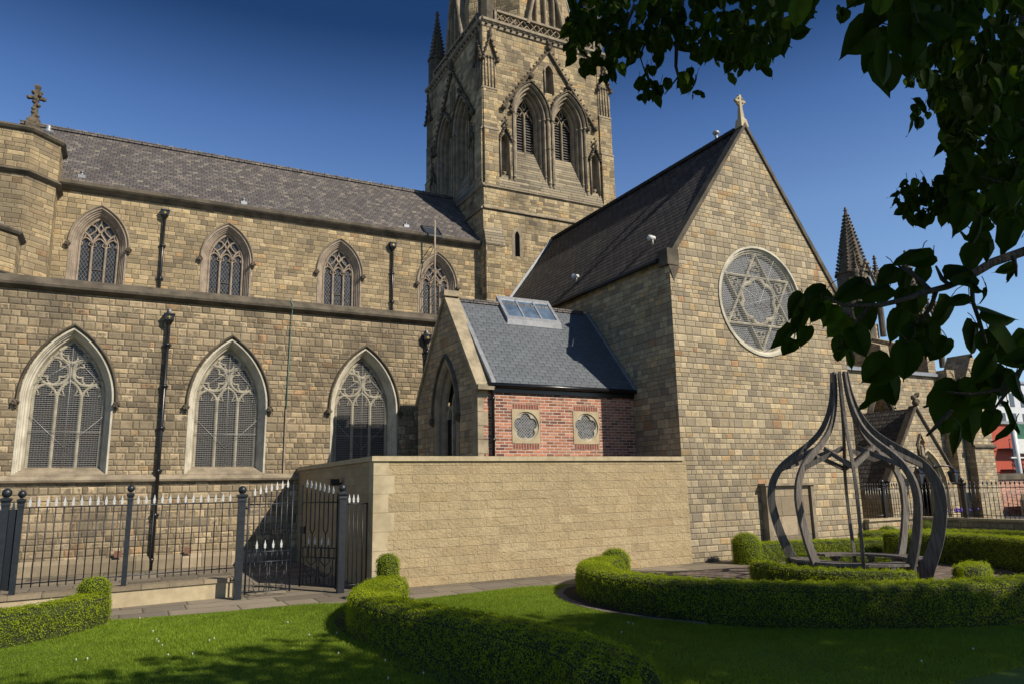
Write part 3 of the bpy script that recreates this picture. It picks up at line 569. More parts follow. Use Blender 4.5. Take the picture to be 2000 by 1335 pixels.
# ================================================================== TOWER
tower = empty('bell_tower', (XM, YW, 0), 'tall square sandstone bell tower with paired louvred arches rising behind the transept roof', 'tower')
TC = (15.265, 28.3); TW = 3.2
def cont_box(mb, h, z0, z1, z0h=None): mb.loft([[(TC[0]+a*hh, TC[1]+b*hh, z) for a, b in ((-1, -1), (1, -1), (1, 1), (-1, 1))] for hh, z in ((h, z0), (z0h or h, z1))], True, False)
mb = MB(); cont_box(mb, TW+.14, 0, 12.8); cont_box(mb, TW+.06, 12.9, 13.85); 
def crocket(mb, p, r): mb.ball(p, r, 6, 4); mb.ball((p[0]+r*.5, p[1]-r*.4, p[2]+r*.5), r*.6, 5, 4)
FACES = []
def tower_face(MP, uc, visible):
    holes = [arch(uc+s*.95, .9, 17.5, Rof(.9, 1.5), 14.35) for s in (-1, 1)]
    holes += [arch(uc, .17, 19.75, .34, 18.75)]+[arch(uc+s*2.24, .17, 16.0, .34, 14.45) for s in (-1, 1)]
    wall_sheet(mb, MP, [(uc-TW, 14.2), (uc+TW, 14.2), (uc+TW, 21.3), (uc-TW, 21.3)], holes)
    for s in (-1, 1):   # corner buttress strips with set-offs
        u0, u1 = sorted((uc+s*TW+s*.02, uc+s*(TW-.62)))
        mb.mbox(MP, u0, u1, -.07, .1, 16.42, 18.22); mb.mbox(MP, u0, u1, -.13, .1, 13.9, 16.36); mb.mbox(MP, u0, u1, -.035, .1, 18.28, 21.2)
    B = tower; dm = MB()
    for s in (-1, 1):
        u0, u1 = sorted((uc+s*TW+s*.04, uc+s*(TW-.64)))
        for z, d in ((18.2, -.09), (16.34, -.15)): profile_run(dm, MP, u0, u1, [(d, z), (d, z+.04), (d+.07, z+.14), (.1, z+.14), (.1, z)])
    # sloping weathering under the belfry and the strings below it
    ws = MB(); profile_run(ws, MP, uc-TW+.6, uc+TW-.6, [(-.12, 13.88), (-.12, 13.93), (.02, 14.5), (.1, 14.5), (.1, 13.88)])
    for s in (-1, 1):
        c = uc+s*.95; ws.add([MP(c-.9, -.0, 14.40), MP(c+.9, -.0, 14.40), MP(c+.5, .56, 16.0), MP(c-.5, .56, 16.0), MP(c+.9, .35, 15.4), MP(c-.9, .35, 15.4)], [(0, 1, 4, 2, 3, 5)])
    ws.build('weathering', 'lintel', B)
    for z, d in ((13.84, -.13), (12.84, -.22)): profile_run(dm, MP, uc-TW-.12, uc+TW+.12, [(.05, z-.04), (d, z), (d, z+.05), (d+.10, z+.14), (.05, z+.14)])
    dm.build('string_course', 'dressed', B)
    for s in (-1, 1):   # belfry openings
        c = uc+s*.95; a, zs, R, zb = .45, 17.42, Rof(.45, 1.0), 14.3
        w = empty('belfry_opening', (0, 0, 0), '', ''); del w['label']; del w['category']; w.parent = B; w.location = (0, 0, 0)
        q = MB(); L = lambda o: arch(c, .9, 17.5, Rof(.9, 1.5), 14.3, o)
        mould(q, MP, [(L(.0), -.05), (L(-.05), -.08), (L(-.10), -.03), (L(-.10), .10), (L(-.15), .05), (L(-.20), .06), (L(-.22), .14), (L(-.22), .26), (L(-.26), .22), (L(-.31), .24), (L(-.33), .32), (L(-.33), .42), (L(-.38), .40), (L(-.43), .45), (L(-.45), .62)])
        for s2 in (-1, 1):
            for off, d in ((-.05, -.03), (-.16, .10), (-.27, .28)):
                x = c+s2*(.9+off); z0 = 14.45+max(0, d)*2.8
                p0, p1 = MP(x, d, z0), MP(x, d, 17.5); q.tube([p0, p1], .042, 8)
                for zz, rr in ((z0+.05, .065), (17.45, .075), (16.1, .055)): q.tube([MP(x, d, zz-.04), MP(x, d, zz+.05)], rr, 8)
        q.build('moulded_arch', 'dressed', w)
        q = MB(); L2 = lambda o: arch(c, .9, 17.5, Rof(.9, 1.5), 17.4, o); mould(q, MP, [(L2(.0), 0), (L2(.02), -.13), (L2(.07), -.13), (L2(.10), -.02)])
        A = arch(c, .9, 17.5, Rof(.9, 1.5), 17.4, .1)
        for k in range(2, len(A)-2, 2):
            if abs(A[k][0]-uc) > .05: crocket(q, MP(A[k][0], -.09, A[k][1]), .055)
        crocket(q, MP(c, -.12, 19.25), .12); crocket(q, MP(c+s*.98, -.1, 17.42), .11)
        q.build('hood_mould', 'carved', w)
        q = MB(); bar(q, MP, [(c, 15.9), (c, 17.75)], .085, .56, .12)
        for s2 in (-1, 1): bar(q, MP, [(c, 17.7), (c+s2*.05, 17.85), (c+s2*.2, 18.05), (c+s2*.42, 18.12)], .06, .57, .1); bar(q, MP, [(c, 18.0), (c+s2*.1, 18.2), (c, 18.45)], .05, .58, .08); bar(q, MP, [(c+s2*.44, 17.5), (c+s2*.30, 17.72), (c+s2*.20, 17.72), (c+s2*.12, 17.88)], .045, .58, .08)
        q.build('tracery', 'dressed', w)
        q = MB(); z = 15.95
        while z < 18.3:
            q.add([MP(c-.46, .66, z), MP(c+.46, .66, z), MP(c+.46, .82, z+.16), MP(c-.46, .82, z+.16), MP(c-.46, .66, z+.018), MP(c+.46, .66, z+.018), MP(c+.46, .82, z+.178), MP(c-.46, .82, z+.178)], [(0, 1, 2, 3), (4, 7, 6, 5), (0, 4, 5, 1)]); z += .125
        q.build('louvres', 'louvre', w)
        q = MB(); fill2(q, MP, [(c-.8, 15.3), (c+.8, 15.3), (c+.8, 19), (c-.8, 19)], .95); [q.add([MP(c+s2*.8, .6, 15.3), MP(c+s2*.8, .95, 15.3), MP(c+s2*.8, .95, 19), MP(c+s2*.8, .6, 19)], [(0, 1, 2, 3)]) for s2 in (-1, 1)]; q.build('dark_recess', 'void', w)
    # niches
    for (c, zb, zt, a, lab) in ((uc, 18.72, 19.75, .17, 0), (uc-2.24, 14.4, 16.0, .17, 1), (uc+2.24, 14.4, 16.0, .17, 1)):
        q = MB(); L = lambda o: arch(c, a, zt, .34, zb, o); mould(q, MP, [(L(.09), -.03), (L(.03), -.05), (L(0), .0), (L(0), .3)]); fill2(q, MP, L(0), .28)
        for s2 in (-1, 1): q.tube([MP(c+s2*(a+.05), -.05, zb), MP(c+s2*(a+.05), -.05, zt)], .033, 7); q.ball(MP(c+s2*(a+.05), -.05, zt), .055, 7, 5)
        if lab: q.lathe(MP(c, .08, zb), [(.10, 0), (.06, .05), (.05, .15), (.09, .2), (.09, .26)], 8)
        n_ = q.build('niche', 'dressed', B)
        if lab:
            q = MB(); bar(q, MP, [(c-.30, zt-.02), (c-.22, zt+.16), (c, zt+.62)], .07, -.16, .17); bar(q, MP, [(c+.30, zt-.02), (c+.22, zt+.16), (c, zt+.62)], .07, -.16, .17)
            for k in range(5): crocket(q, MP(c-.27+.06*k, -.14, zt+.1+.12*k), .05); crocket(q, MP(c+.27-.06*k, -.14, zt+.1+.12*k), .05)
            for k in range(4): crocket(q, MP(c+.03*(-1)**k, -.13, zt+.68+.11*k), .075-.008*k)
            q.build('gablet', 'carved', n_)
    # big crocketed gable over both openings
    q = MB()
    for s in (-1, 1):
        bar(q, MP, [(uc+s*2.28, 17.6), (uc, 20.75)], .10, -.12, .14)
        for k in range(1, 15): f = k/15; crocket(q, MP(uc+s*(2.28*(1-f)+.06), -.12, 17.6+3.15*f+.09), .05)
        crocket(q, MP(uc+s*2.3, -.12, 17.5), .13)
    crocket(q, MP(uc, -.13, 20.85), .12); crocket(q, MP(uc, -.13, 21.05), .1)
    q.build('crocketed_gable', 'carved', B)
    # corner gablets with blind shafts
    for s in (-1, 1):
        c = uc+s*(TW-.30); q = MB()
        for x in (-.22, -.07, .07, .22): q.tube([MP(c+x, -.06, 18.32), MP(c+x, -.06, 19.62)], .028, 6)
        g_ = q.build('blind_arcade', 'dressed', B); q = MB()
        for x in (-.145, 0, .145): bar(q, MP, arch(c+x, .07, 19.6, .12, 19.58, 0, 4), .035, -.09, .08)
        for s2 in (-1, 1):
            bar(q, MP, [(c+s2*.32, 19.6), (c, 20.6)], .06, -.16, .16)
            for k in range(4): crocket(q, MP(c+s2*(.33-.08*k), -.14, 19.68+.24*k), .055)
            crocket(q, MP(c+s2*.33, -.14, 19.52), .09)
        for k in range(4): crocket(q, MP(c, -.13, 20.65+.11*k), .08-.01*k)
        q.build('gablet', 'carved', g_)
    # cornice with flowers, pierced parapet
    q = MB(); profile_run(q, MP, uc-TW-.05, uc+TW+.05, [(0, 21.1), (-.06, 21.12), (-.06, 21.26), (-.16, 21.34), (-.16, 21.44), (-.04, 21.54), (.3, 21.54), (.3, 21.1)]); q.build('cornice', 'dressed', B)
    q = MB(); u = uc-TW+.15
    while u < uc+TW: crocket(q, MP(u, -.10, 21.22), .06); u += .30
    q.build('cornice_flowers', 'carved', B)
    q = MB(); q.mbox(MP, uc-2.55, uc+2.55, .05, .2, 21.54, 21.62); q.mbox(MP, uc-2.55, uc+2.55, .02, .22, 22.02, 22.12); q.mbox(MP, uc-2.6, uc-2.5, .02, .22, 21.54, 22.12); q.mbox(MP, uc+2.5, uc+2.6, .02, .22, 21.54, 22.12)
    u = uc-2.5
    while u < uc+2.45: bar(q, MP, [(u, 21.62), (u+.17, 21.82), (u+.34, 22.02)], .05, .08, .08); bar(q, MP, [(u, 22.02), (u+.17, 21.82), (u+.34, 21.62)], .05, .08, .08); u += .34
    q.build('parapet', 'dressed', B)
    q = MB(); q.mbox(MP, uc-2.5, uc+2.5, .28, .4, 21.5, 21.9); q.build('parapet_backing', 'tower', B)
tower_face(PY(YW), TC[0], True); tower_face(PX(TC[0]-TW), TC[1], True)
mb.add([(TC[0]+TW, TC[1]-TW, 13.9), (TC[0]+TW, TC[1]+TW, 13.9), (TC[0]+TW, TC[1]+TW, 21.3), (TC[0]+TW, TC[1]-TW, 21.3)], [(0, 1, 2, 3)])
mb.add([(TC[0]-TW, TC[1]+TW, 13.9), (TC[0]+TW, TC[1]+TW, 13.9), (TC[0]+TW, TC[1]+TW, 21.3), (TC[0]-TW, TC[1]+TW, 21.3)], [(0, 1, 2, 3)])
# buttress at the tower foot with set-offs
bx0, bx1 = XT-.10, XT+.72
for (z0, z1, d) in ((0, 8.3, -.62), (8.75, 11.3, -.30)): mb.box(bx0, bx1, YW+d, YW, z0, z1)
mb.build('tower_walls', 'tower', tower)
mb = MB(); MPw = PY(YW)
profile_run(mb, MPw, bx0-.02, bx1+.02, [(-.65, 8.28), (-.65, 8.33), (-.30, 9.05), (0, 9.05), (0, 8.28)]); profile_run(mb, MPw, bx0-.02, bx1+.02, [(-.33, 11.28), (-.33, 11.33), (-.13, 12.1), (0, 12.1), (0, 11.28)])
mb.build('buttress_weathering', 'lintel', tower)
mb = MB(); c = 13.45; L = arch(c, .11, 11.85, .3, 11.0); mould(mb, MPw, [(arch(c, .24, 11.85, .45, 10.9), -.145), (arch(c, .24, 11.85, .45, 10.9), -.150), (L, -.150), (L, .1)]); mb.build('slit_window', 'dressed', tower)
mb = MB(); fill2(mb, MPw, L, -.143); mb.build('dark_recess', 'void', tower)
# drum and spire
mb = MB(); mb.loft([octo(*TC, 2.95, 21.4), octo(*TC, 2.9, 23.6), octo(*TC, .1, 38)]); spire = mb.build('spire', 'tower', tower)
for ff in (PY(TC[1]-2.93), PX(TC[0]-2.93)):
    mb = MB()
    uc = TC[0] if ff(0, 0, 0)[0] == 0 else TC[1]
    for s in (-1, 1): bar(mb, ff, [(uc+s*.95, 21.9), (uc, 26)], .14, -.3, .4)
    for s in (-1, 0, 1): bar(mb, ff, [(uc+s*.45, 22.), (uc+s*.45, 24)], .1, -.2, .3)
    mb.build('lucarne', 'dressed', spire)
def pinnacle(parent, x, y, z0, z1, ap, zc, mat='dressed_dark', name='pinnacle'):
    mb = MB(); mb.loft([octo(x, y, ap, z0), octo(x, y, ap, zc)]); mb.loft([octo(x, y, ap*1.12, zc), octo(x, y, ap*1.12, zc+.12), octo(x, y, ap*.88, zc+.2), octo(x, y, ap*.10, z1-.3)])
    p = mb.build(name, mat, parent); mb = MB(); N = int((z1-zc)/.24)
    for k in range(N):
        f = k/N; r = ap*.95*(1-f)+ap*.12*f
        for i in range(8 if ap > .4 else 4):
            if ap <= .4: an = math.pi/4+math.pi/2*i
            else: an = math.pi/8+math.pi/4*i
            mb.ball((x+r*1.1*math.cos(an), y+r*1.1*math.sin(an), zc+.3+(z1-zc-.6)*f), .05+.05*ap*(1-f), 5, 4)
    mb.lathe((x, y, z1-.42), [(.03, 0), (.10, .06), (.04, .14), (.13, .22), (.05, .3), (.08, .36), (.01, .45)], 8)
    mb.build('crockets', 'carved', p); return p
pinnacle(tower, TC[0]-2.85, TC[1]+2.85, 21.3, 25.75, .40, 22.9)
pinnacle(tower, TC[0]+2.85, TC[1]+2.85, 21.3, 25.75, .40, 22.9)
pinnacle(tower, TC[0]-2.82, TC[1]-2.82, 21.3, 27.5, .33, 24.2); pinnacle(tower, TC[0]+2.82, TC[1]-2.82, 21.3, 27.5, .33, 24.2)

# ================================================================== TRANSEPT
MPt = PY(YT); ZA = 12.02; ZE = 7.7
mb = MB(); wall_sheet(mb, MPt, [(XT, -.3), (XE, -.3), (XE, 7.25), (XE-.1, 7.45), (XM-.06, ZA-.08), (XT+.12, 7.72), (XT, 7.72)], [circle(15.24, 6.78, 1.53)])
mb.add([(XT, YT, -.3), (XT, YC, -.3), (XT, YC, 7.66), (XT, YT, 7.66)], [(0, 1, 2, 3)]); mb.add([(XE, YT, -.3), (XE, YC, -.3), (XE, YC, 7.4), (XE, YT, 7.4)], [(0, 1, 2, 3)])
mb.build('transept_walls', 'transept', church)
mb = MB()
for (xa, za) in ((XT-.08, 7.55), (XE+.08, 7.12)):
    s = 1 if xa < XM else -1; e = Vector((0, .32, 0)); y = YT-.05
    pts = [(xa, y, za), (xa+s*.0, y, za+.09), (XM-.06, y, ZA+.08), (XM-.06, y, ZA-.05), (xa+s*.10, y, za-.02)]
    mb.poly(pts, e)
mb.box(XT-.10, XT+.28, YT-.06, YT+.34, 7.42, 7.86); mb.add([(XT-.05, YT-.05, 7.4), (XT+.3, YT-.05, 7.4), (XT+.12, YT-.01, 7.0)], [(0, 1, 2)])
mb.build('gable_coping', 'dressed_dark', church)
mb = MB(); z_e = 7.62
mb.add([(XT-.12, YT+.25, z_e), (XM-.06, YT+.25, ZA-.02), (XM-.06, YW+.0, ZA-.02), (XT-.12, YW+.0, z_e), (XE+.12, YT+.25, 7.25), (XE+.12, YW+.0, 7.25)], [(0, 1, 2, 3), (1, 4, 5, 2)])
troof = mb.build('transept_roof', 'slate_dark', church)
mb = MB(); y = YT+.3
while y < YW: mb.box(XM-.06-.12, XM-.06+.12, y, y+.44, ZA-.07, ZA+.03); y += .455
mb.build('ridge_tiles', 'slate_dark', troof)
mb = MB(); mb.tube([(XT-.16, YT+.3, z_e-.03), (XT-.16, YW, z_e-.03)], .06, 8); mb.tube([(XT-.06, YW-.03, z_e+.08), (XM-.06, YW-.03, ZA+.03)], .045, 4); mb.build('gutter', 'black', church)
mb = MB(); sT = (ZA-z_e)/(XM-.06-XT+.12)
mb.poly([(XT-.12, YW-.19, z_e+.02), (XM-.06, YW-.19, ZA+.0), (XM-.06, YW-.19, ZA+.16), (XT-.12, YW-.19, z_e+.2)], (0, .03, 0)); mb.build('lead_flashing', 'lead', troof)
# celtic cross on the gable
mb = MB(); x = 15.18; y = YT+.1
mb.loft([[(x+a*w_, y+b*w_, z) for a, b in ((-1, -1), (1, -1), (1, 1), (-1, 1))] for w_, z in ((.14, ZA-.05), (.11, ZA+.2), (.07, ZA+.26), (.045, ZA+.62), (.04, ZA+1.0))])
mb.box(x-.19, x+.19, y-.042, y+.042, ZA+.77, ZA+.84); bar(mb, PY(y-.04), circle(x, ZA+.805, .135, 20), .035, 0, .07, True)
mb.build('celtic_cross', 'coping', church, 'pale stone ringed cross on the transept gable')
mb = MB(); mb.tube([(15.15, YT+1.1, ZA), (15.15, YT+1.1, ZA+.2)], .05, 8); mb.lathe((15.15, YT+1.1, ZA+.18), [(.04, 0), (.10, .05), (.11, .1), (.05, .16)], 8); mb.build('vent_pipe', 'lead', church)
# floodlights on the roof
def on_troof(x, y):
    n = np.array([-sT, 0, 1.]); d = ray(x, y); p0 = np.array([XT-.12, 0, z_e]); return EYE+(n@(p0-EYE))/(n@d)*d
for (px, py) in ((1275, 474), (1126, 547)):
    p = on_troof(px, py+4); mb = MB(); mb.tube([p, p+[0, 0, .18]], .025, 6); mb.tube([p+[.0, .03, .2], p+[-.16, -.08, .15]], [.07, .085], 8); mb.ball(p+[.05, .02, .2], .07, 7, 5)
    mb.build('floodlight', 'plastic_white', church, 'small white floodlight fixed on the dark transept roof')
# rose window
rose = empty('rose_window', (0, 0, 0), '', ''); del rose['label']; del rose['category']; rose.parent = church; rose.location = Vector((15.24, YT, 6.78))-Vector(church.location)
rose['label'] = 'round window with six-pointed star tracery'
C0 = (15.24, 6.78)
mb = MB(); mould(mb, MPt, [(circle(*C0, r), d) for r, d in ((1.56, 0), (1.56, -.03), (1.50, -.035), (1.48, .02), (1.43, .03), (1.42, .08), (1.36, .09))], True); mb.build('ring', 'cream', rose)
mb = MB()
def star(r, rot): return [(C0[0]+r*math.cos(rot+2*math.pi*k/3), C0[1]+r*math.sin(rot+2*math.pi*k/3)) for k in range(3)]
for rot in (math.pi/2, -math.pi/2):
    bar(mb, MPt, star(1.36, rot), .14, .06, .12, True, .15)
bar(mb, MPt, circle(*C0, 1.40), .10, .07, .12, True); bar(mb, MPt, foil(*C0, .70, 6, math.pi/6*0+math.pi/2), .11, .07, .1, True, .15)
for k in range(6):
    a = math.pi/6+math.pi/3*k; bar(mb, MPt, foil(C0[0]+1.16*math.cos(a), C0[1]+1.16*math.sin(a), .22, 3, a), .04, .10, .08, True)
    a = math.pi/2+math.pi/3*k; bar(mb, MPt, foil(C0[0]+.98*math.cos(a), C0[1]+.98*math.sin(a), .17, 3, a), .035, .10, .08, True)
mb.build('tracery', 'pale', rose)
mb = MB(); fill2(mb, MPt, circle(*C0, 1.40), .15); mb.build('glass', 'glass_rose', rose)
mb = MB(); fill2(mb, MPt, circle(*C0, 1.40), .04); mb.build('wire_guard', 'grille', rose)
mb = MB()
for k in range(4): a = math.pi/4*k+.3; mb.tube([MPt(C0[0]+1.4*math.cos(a), .03, C0[1]+1.4*math.sin(a)), MPt(C0[0]-1.4*math.cos(a), .03, C0[1]-1.4*math.sin(a))], .006, 4)
mb.build('stay_wire', 'wire', rose)
# blocked doorway / memorial panel
mb = MB(); x0, x1 = 14.62, 16.38
mb.box(x0, x0+.16, YT-.2, YT, 0, 1.78); mb.box(x1-.12, x1, YT-.2, YT, 0, 1.78); mb.box(x0-.06, x1+.04, YT-.24, YT, 1.78, 1.84); mb.build('panel_frame', 'dressed', church)
mb = MB(); mb.box(x0+.16, x1-.12, YT-.13, YT, 0, 1.78); mb.build('stone_panel', 'plinthstone', church)

# ---- choir aisle beyond the transept, with buttresses, pinnacles and porch
MPq = PY(YN)
mb = MB(); wall_sheet(mb, MPq, [(XE, -.5), (36.0, -.5), (36.0, 6.6), (XE, 6.6)], [arch(29.6, .8, 4.0, 2.0, 1.8)])
mb.box(34.7, 36.2, YN-.9, YN, -.5, 6.4); mb.box(34.0, 34.6, YN-.5, YN, -.5, 6.9)
mb.poly([(34.7, YN-.9, 6.4), (36.2, YN-.9, 6.4), (35.5, YN-.9, 7.7)], (0, 1.2, 0)); mb.box(34.5, 36.0, YN-1.0, YN-.9, -.5, 1.6)
mb.build('choir_wall', 'transept', church)
mb = MB(); profile_run(mb, MPq, XE, 35.4, [(-.15, 6.6), (-.15, 6.72), (0, 6.8), (.5, 6.8), (.5, 6.6)]); mb.build('parapet_coping', 'lead', church)
mb = MB(); profile_run(mb, PY(YN-.9), 34.6, 36.3, [(0, 3.2), (-.1, 3.25), (-.1, 3.32), (0, 3.4)]); mb.build('string_course', 'dressed_dark', church)
hood(church, MPq, 29.6, .8, 4.0, 2.0, .05, 'dressed_dark', .2, .2)
mb = MB(); wall_sheet(mb, PY(YC), [(XE, 5), (36, 5), (36, 10.2), (XE, 10.2)], [])
for x in (24, 28, 32, 35.5): mb.box(x-.3, x+.3, YC-3, YC, 5, 8.2); mb.poly([(x-.3, YC-3, 8.2), (x-.3, YC, 8.2), (x-.3, YC, 9.4)], (.6, 0, 0))
mb.build('choir_clerestory', 'transept', church)
pinnacle(church, 35.3, 26.0, 6, 17.1, .80, 13.1, name='spirelet'); pinnacle(church, 39.6, 25.6, 3, 15.0, .72, 11.4, name='spirelet')
for (x, y) in ((35.3, 26.0), (39.6, 25.6)):
    for s in (-1, 1): pinnacle(church, x+s*.84, y-.84, 9.5 if x < 37 else 8, 14.1 if x < 37 else 12.3, .15, 12.9 if x < 37 else 11.2)
    zb_ = 13.1 if x < 37 else 11.4; q = MB(); A_ = arch(x, .26, zb_-.75, .5, zb_-1.7); mould(q, PY(y-.86), [(arch(x, .26, zb_-.75, .5, zb_-1.7, .08), -.03), (A_, -.05), (A_, .03)])
    for s in (-1, 1):
        bar(q, PY(y-.86), [(x+s*.62, zb_-.6), (x, zb_+.55)], .09, -.1, .16)
        for k in range(5): crocket(q, (x+s*(.64-.13*k), y-.98, zb_-.5+.23*k), .06)
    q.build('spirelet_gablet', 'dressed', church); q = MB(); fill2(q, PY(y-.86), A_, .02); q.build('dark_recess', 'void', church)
# porch
MPp = PY(18.0)
def porchroof(mb, d0=0): pass
XA, XL, XR = 27.25, 25.2, 29.3; ZP = 4.6; ze = 1.9
mb = MB(); wall_sheet(mb, MPp, [(XL, -.5), (XR, -.5), (XR, ze), (XA, ZP), (XL, ze)], [arch(27.6, .95, 1.35, 1.75, -.4)])
mb.add([(XL, 18.0, -.5), (XL, YN, -.5), (XL, YN, ze), (XL, 18, ze)], [(0, 1, 2, 3)]); mb.add([(XR, 18.0, -.5), (XR, YN, -.5), (XR, YN, ze), (XR, 18, ze)], [(0, 1, 2, 3)])

porch = mb.build('porch', 'transept', church, 'gabled stone porch with pointed doorway')
mb = MB(); s_ = (ZP-ze)/(XA-XL)
mb.add([(24.85, 18.1, ze-.42), (XA, 18.1, ZP), (XA, YN, ZP), (24.85, YN, ze-.42), (XR+.2, 18.1, ze-.2), (XR+.2, YN, ze-.2)], [(0, 1, 2, 3), (1, 4, 5, 2)]); mb.build('porch_roof', 'slate_dark', porch)
mb = MB()
for s, xx in ((-1, XL), (1, XR)): bar(mb, MPp, [(xx+s*.1, ze-.12), (XA, ZP+.05)], .14, -.08, .3)
crocket(mb, (XA, 17.95, ZP+.2), .14); crocket(mb, (XA-.1, 17.95, ZP+.4), .11); crocket(mb, (XA+.12, 17.95, ZP+.5), .1)
mb.build('verge', 'dressed_dark', porch)
mb = MB(); L = lambda o: arch(27.6, .95, 1.35, 1.75, -.4, o); mould(mb, MPp, [(L(.12), -.06), (L(.04), -.08), (L(0), .0), (L(-.08), .04), (L(-.08), .12), (L(-.17), .16), (L(-.17), .26), (L(-.26), .3), (L(-.26), .6)]); mb.build('doorway', 'coping', porch)
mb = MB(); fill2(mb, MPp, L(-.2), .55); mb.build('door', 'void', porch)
mb = MB(); L = lambda o: arch(27.25, .11, 3.15, .22, 2.78, o); mould(mb, MPp, [(L(.06), -.08), (L(.03), -.10), (L(0), -.02), (L(0), -.01)]); bar(mb, MPp, [(27.06, 3.22), (27.25, 3.58), (27.44, 3.22)], .045, -.12, .12); mb.lathe((27.25, 17.9, 2.45), [(.04, .06), (.13, .22), (.16, .3)], 8); mb.ball((27.25, 17.95, 3.12), .06, 7, 6); mb.loft([[(27.25+a*w_, 17.93+b*w_*.6, z) for a, b in ((-1, -1), (1, -1), (1, 1), (-1, 1))] for w_, z in ((.08, 2.76), (.06, 3.07))])
mb.build('statue_niche', 'dressed', porch)
for (px, py) in ((1795, 932), (1863, 930)):
    p = on(px, py, 1, 17.6); l_ = empty('wall_lantern', (0, 0, 0), '', ''); del l_['label']; del l_['category']; l_.parent = church; l_.location = Vector(p)-Vector(church.location)
    mb = MB(); mb.tube([(p[0]-.75, 18, p[2]+.3), (p[0]-.45, 17.8, p[2]+.42), (p[0]-.15, 17.65, p[2]+.42), (p[0], 17.6, p[2]+.3)], .03, 6); mb.tube([(p[0]-.75, 18, p[2]+.25), (p[0]-.6, 17.9, p[2]+.5)], .02, 6); mb.build('bracket', 'black', l_)
    mb = MB(); sq = lambda w_, z: [(p[0]+a*w_, 17.6+b*w_, p[2]+z) for a, b in ((-1, -1), (1, -1), (1, 1), (-1, 1))]
    mb.loft([sq(.02, .34), sq(.16, .18), sq(.15, .15)]); mb.loft([sq(.09, -.22), sq(.08, -.26), sq(.02, -.3)])
    for a, b in ((-1, -1), (1, -1), (1, 1), (-1, 1)): mb.tube([(p[0]+a*.09, 17.6+b*.09, p[2]-.22), (p[0]+a*.14, 17.6+b*.14, p[2]+.16)], .012, 4)
    mb.build('frame', 'black', l_); mb = MB(); mb.loft([sq(.085, -.21), sq(.13, .15)], True, True); mb.build('pane', 'window_glass', l_)

# ================================================================== ANNEX
annex = empty('annex', (9.7, 18, 0), 'small chapel annex of red brick with a blue grey slate roof and skylight', 'building')
YB, YBR, XG, YRr, ZRr, ZEa = 15.95, 20.05, 7.41, 17.98, 6.95, 4.42
MPb = PY(YB)
mb = MB(); wall_sheet(mb, MPb, [(XG+.1, 0), (XT, 0), (XT, 4.3), (XG+.1, 4.3)], [circle(c, 3.35, .39) for c in (8.73, 10.51)]); mb.build('brick_wall', 'brick', annex)
mb = MB(); mortar_ = MB()
for c in (8.73, 10.51):
    for z0 in (3.775, 2.80):
        k = 0; mortar_.box(c-.385, c+.385, YB-.003, YB+.02, z0-.006, z0+.126)
        while k < 10: mb.box(c-.37+k*.075, c-.37+k*.075+.06, YB-.006, YB+.05, z0, z0+.12); k += 1
mb.build('soldier_course', 'soldier', annex); mortar_.build('mortar_bed', 'mortar', annex)
mb = MB(); z = 0; k = 0
while z < 4.25:
    wq = .15 if k % 2 else .27; mb.box(XG-.003, XG+wq, YB-.012, YB+.3, z, z+.325); z += .335; k += 1
mb.build('quoins', 'cope_old', annex)
for c in (8.73, 10.51):
    w = empty('round_window', (0, 0, 0), '', ''); del w['label']; del w['category']; w.parent = annex; w.location = Vector((c, YB, 3.35))-Vector(annex.location)
    mb = MB(); wall_sheet(mb, MPb, [(c-.40, 2.93), (c+.40, 2.93), (c+.40, 3.77), (c-.40, 3.77)], [circle(c, 3.35, .365)], -.012); mould(mb, MPb, [(circle(c, 3.35, .365), -.012), (circle(c, 3.35, .355), .01), (circle(c, 3.35, .355), .08)], True)
    mb.mbox(MPb, c-.40, c-.395, -.012, .02, 2.93, 3.77); mb.mbox(MPb, c+.395, c+.40, -.012, .02, 2.93, 3.77); mb.build('stone_panel', 'coping', w)
    mb = MB(); F5 = foil(c, 3.35, .345, 5); A = [(c+.36*math.cos(math.atan2(q[1]-3.35, q[0]-c)), 3.35+.36*math.sin(math.atan2(q[1]-3.35, q[0]-c))) for q in F5]
    mould(mb, MPb, [(A, .012), (F5, .02), ([(c+(q[0]-c)*.97, 3.35+(q[1]-3.35)*.97) for q in F5], .05)], True); mb.build('tracery', 'pale', w)
    mb = MB(); fill2(mb, MPb, circle(c, 3.35, .36), .05); mb.build('glass', 'glass_rose', w)
# gable end
MPg = PX(XG)
mb = MB(); wall_sheet(mb, MPg, [(YB+.0, 0), (YBR, 0), (YBR, ZEa-.1), (YRr, ZRr-.02), (YB+.0, ZEa-.1)], [arch(17.93, .68, 3.75, Rof(.68, 1.38), 2.0)]); mb.build('gable_wall', 'transept', annex)
mb = MB(); e = (.42, 0, 0)
for y0, s in ((YB-.14, 1), (YBR+.14, -1)):
    mb.poly([(XG-.06, y0, ZEa-.16), (XG-.06, YRr, ZRr+.16), (XG-.06, YRr, ZRr-.0), (XG-.06, y0+s*.12, ZEa-.16)], e)
mb.box(XG-.1, XG+.36, YRr-.17, YRr+.17, ZRr+.05, ZRr+.21); mb.box(XG-.07, XG+.36, YB-.2, YB+.05, ZEa-.22, ZEa-.1)
mb.build('gable_coping', 'cope_old', annex)
w = empty('gable_window', (0, 0, 0), '', ''); del w['label']; del w['category']; w.parent = annex; w.location = Vector((XG, 17.93, 2))-Vector(annex.location)
a, zs, R = .68, 3.75, Rof(.68, 1.38)
mb = MB(); L = lambda o: arch(17.93, a, zs, R, 2.0, o); mould(mb, MPg, [(L(.22), -.003), (L(.22), -.015), (L(0), -.015), (L(-.05), .05), (L(-.06), .12), (L(-.14), .2), (L(-.16), .26)]); mb.build('reveal', 'dressed', w)
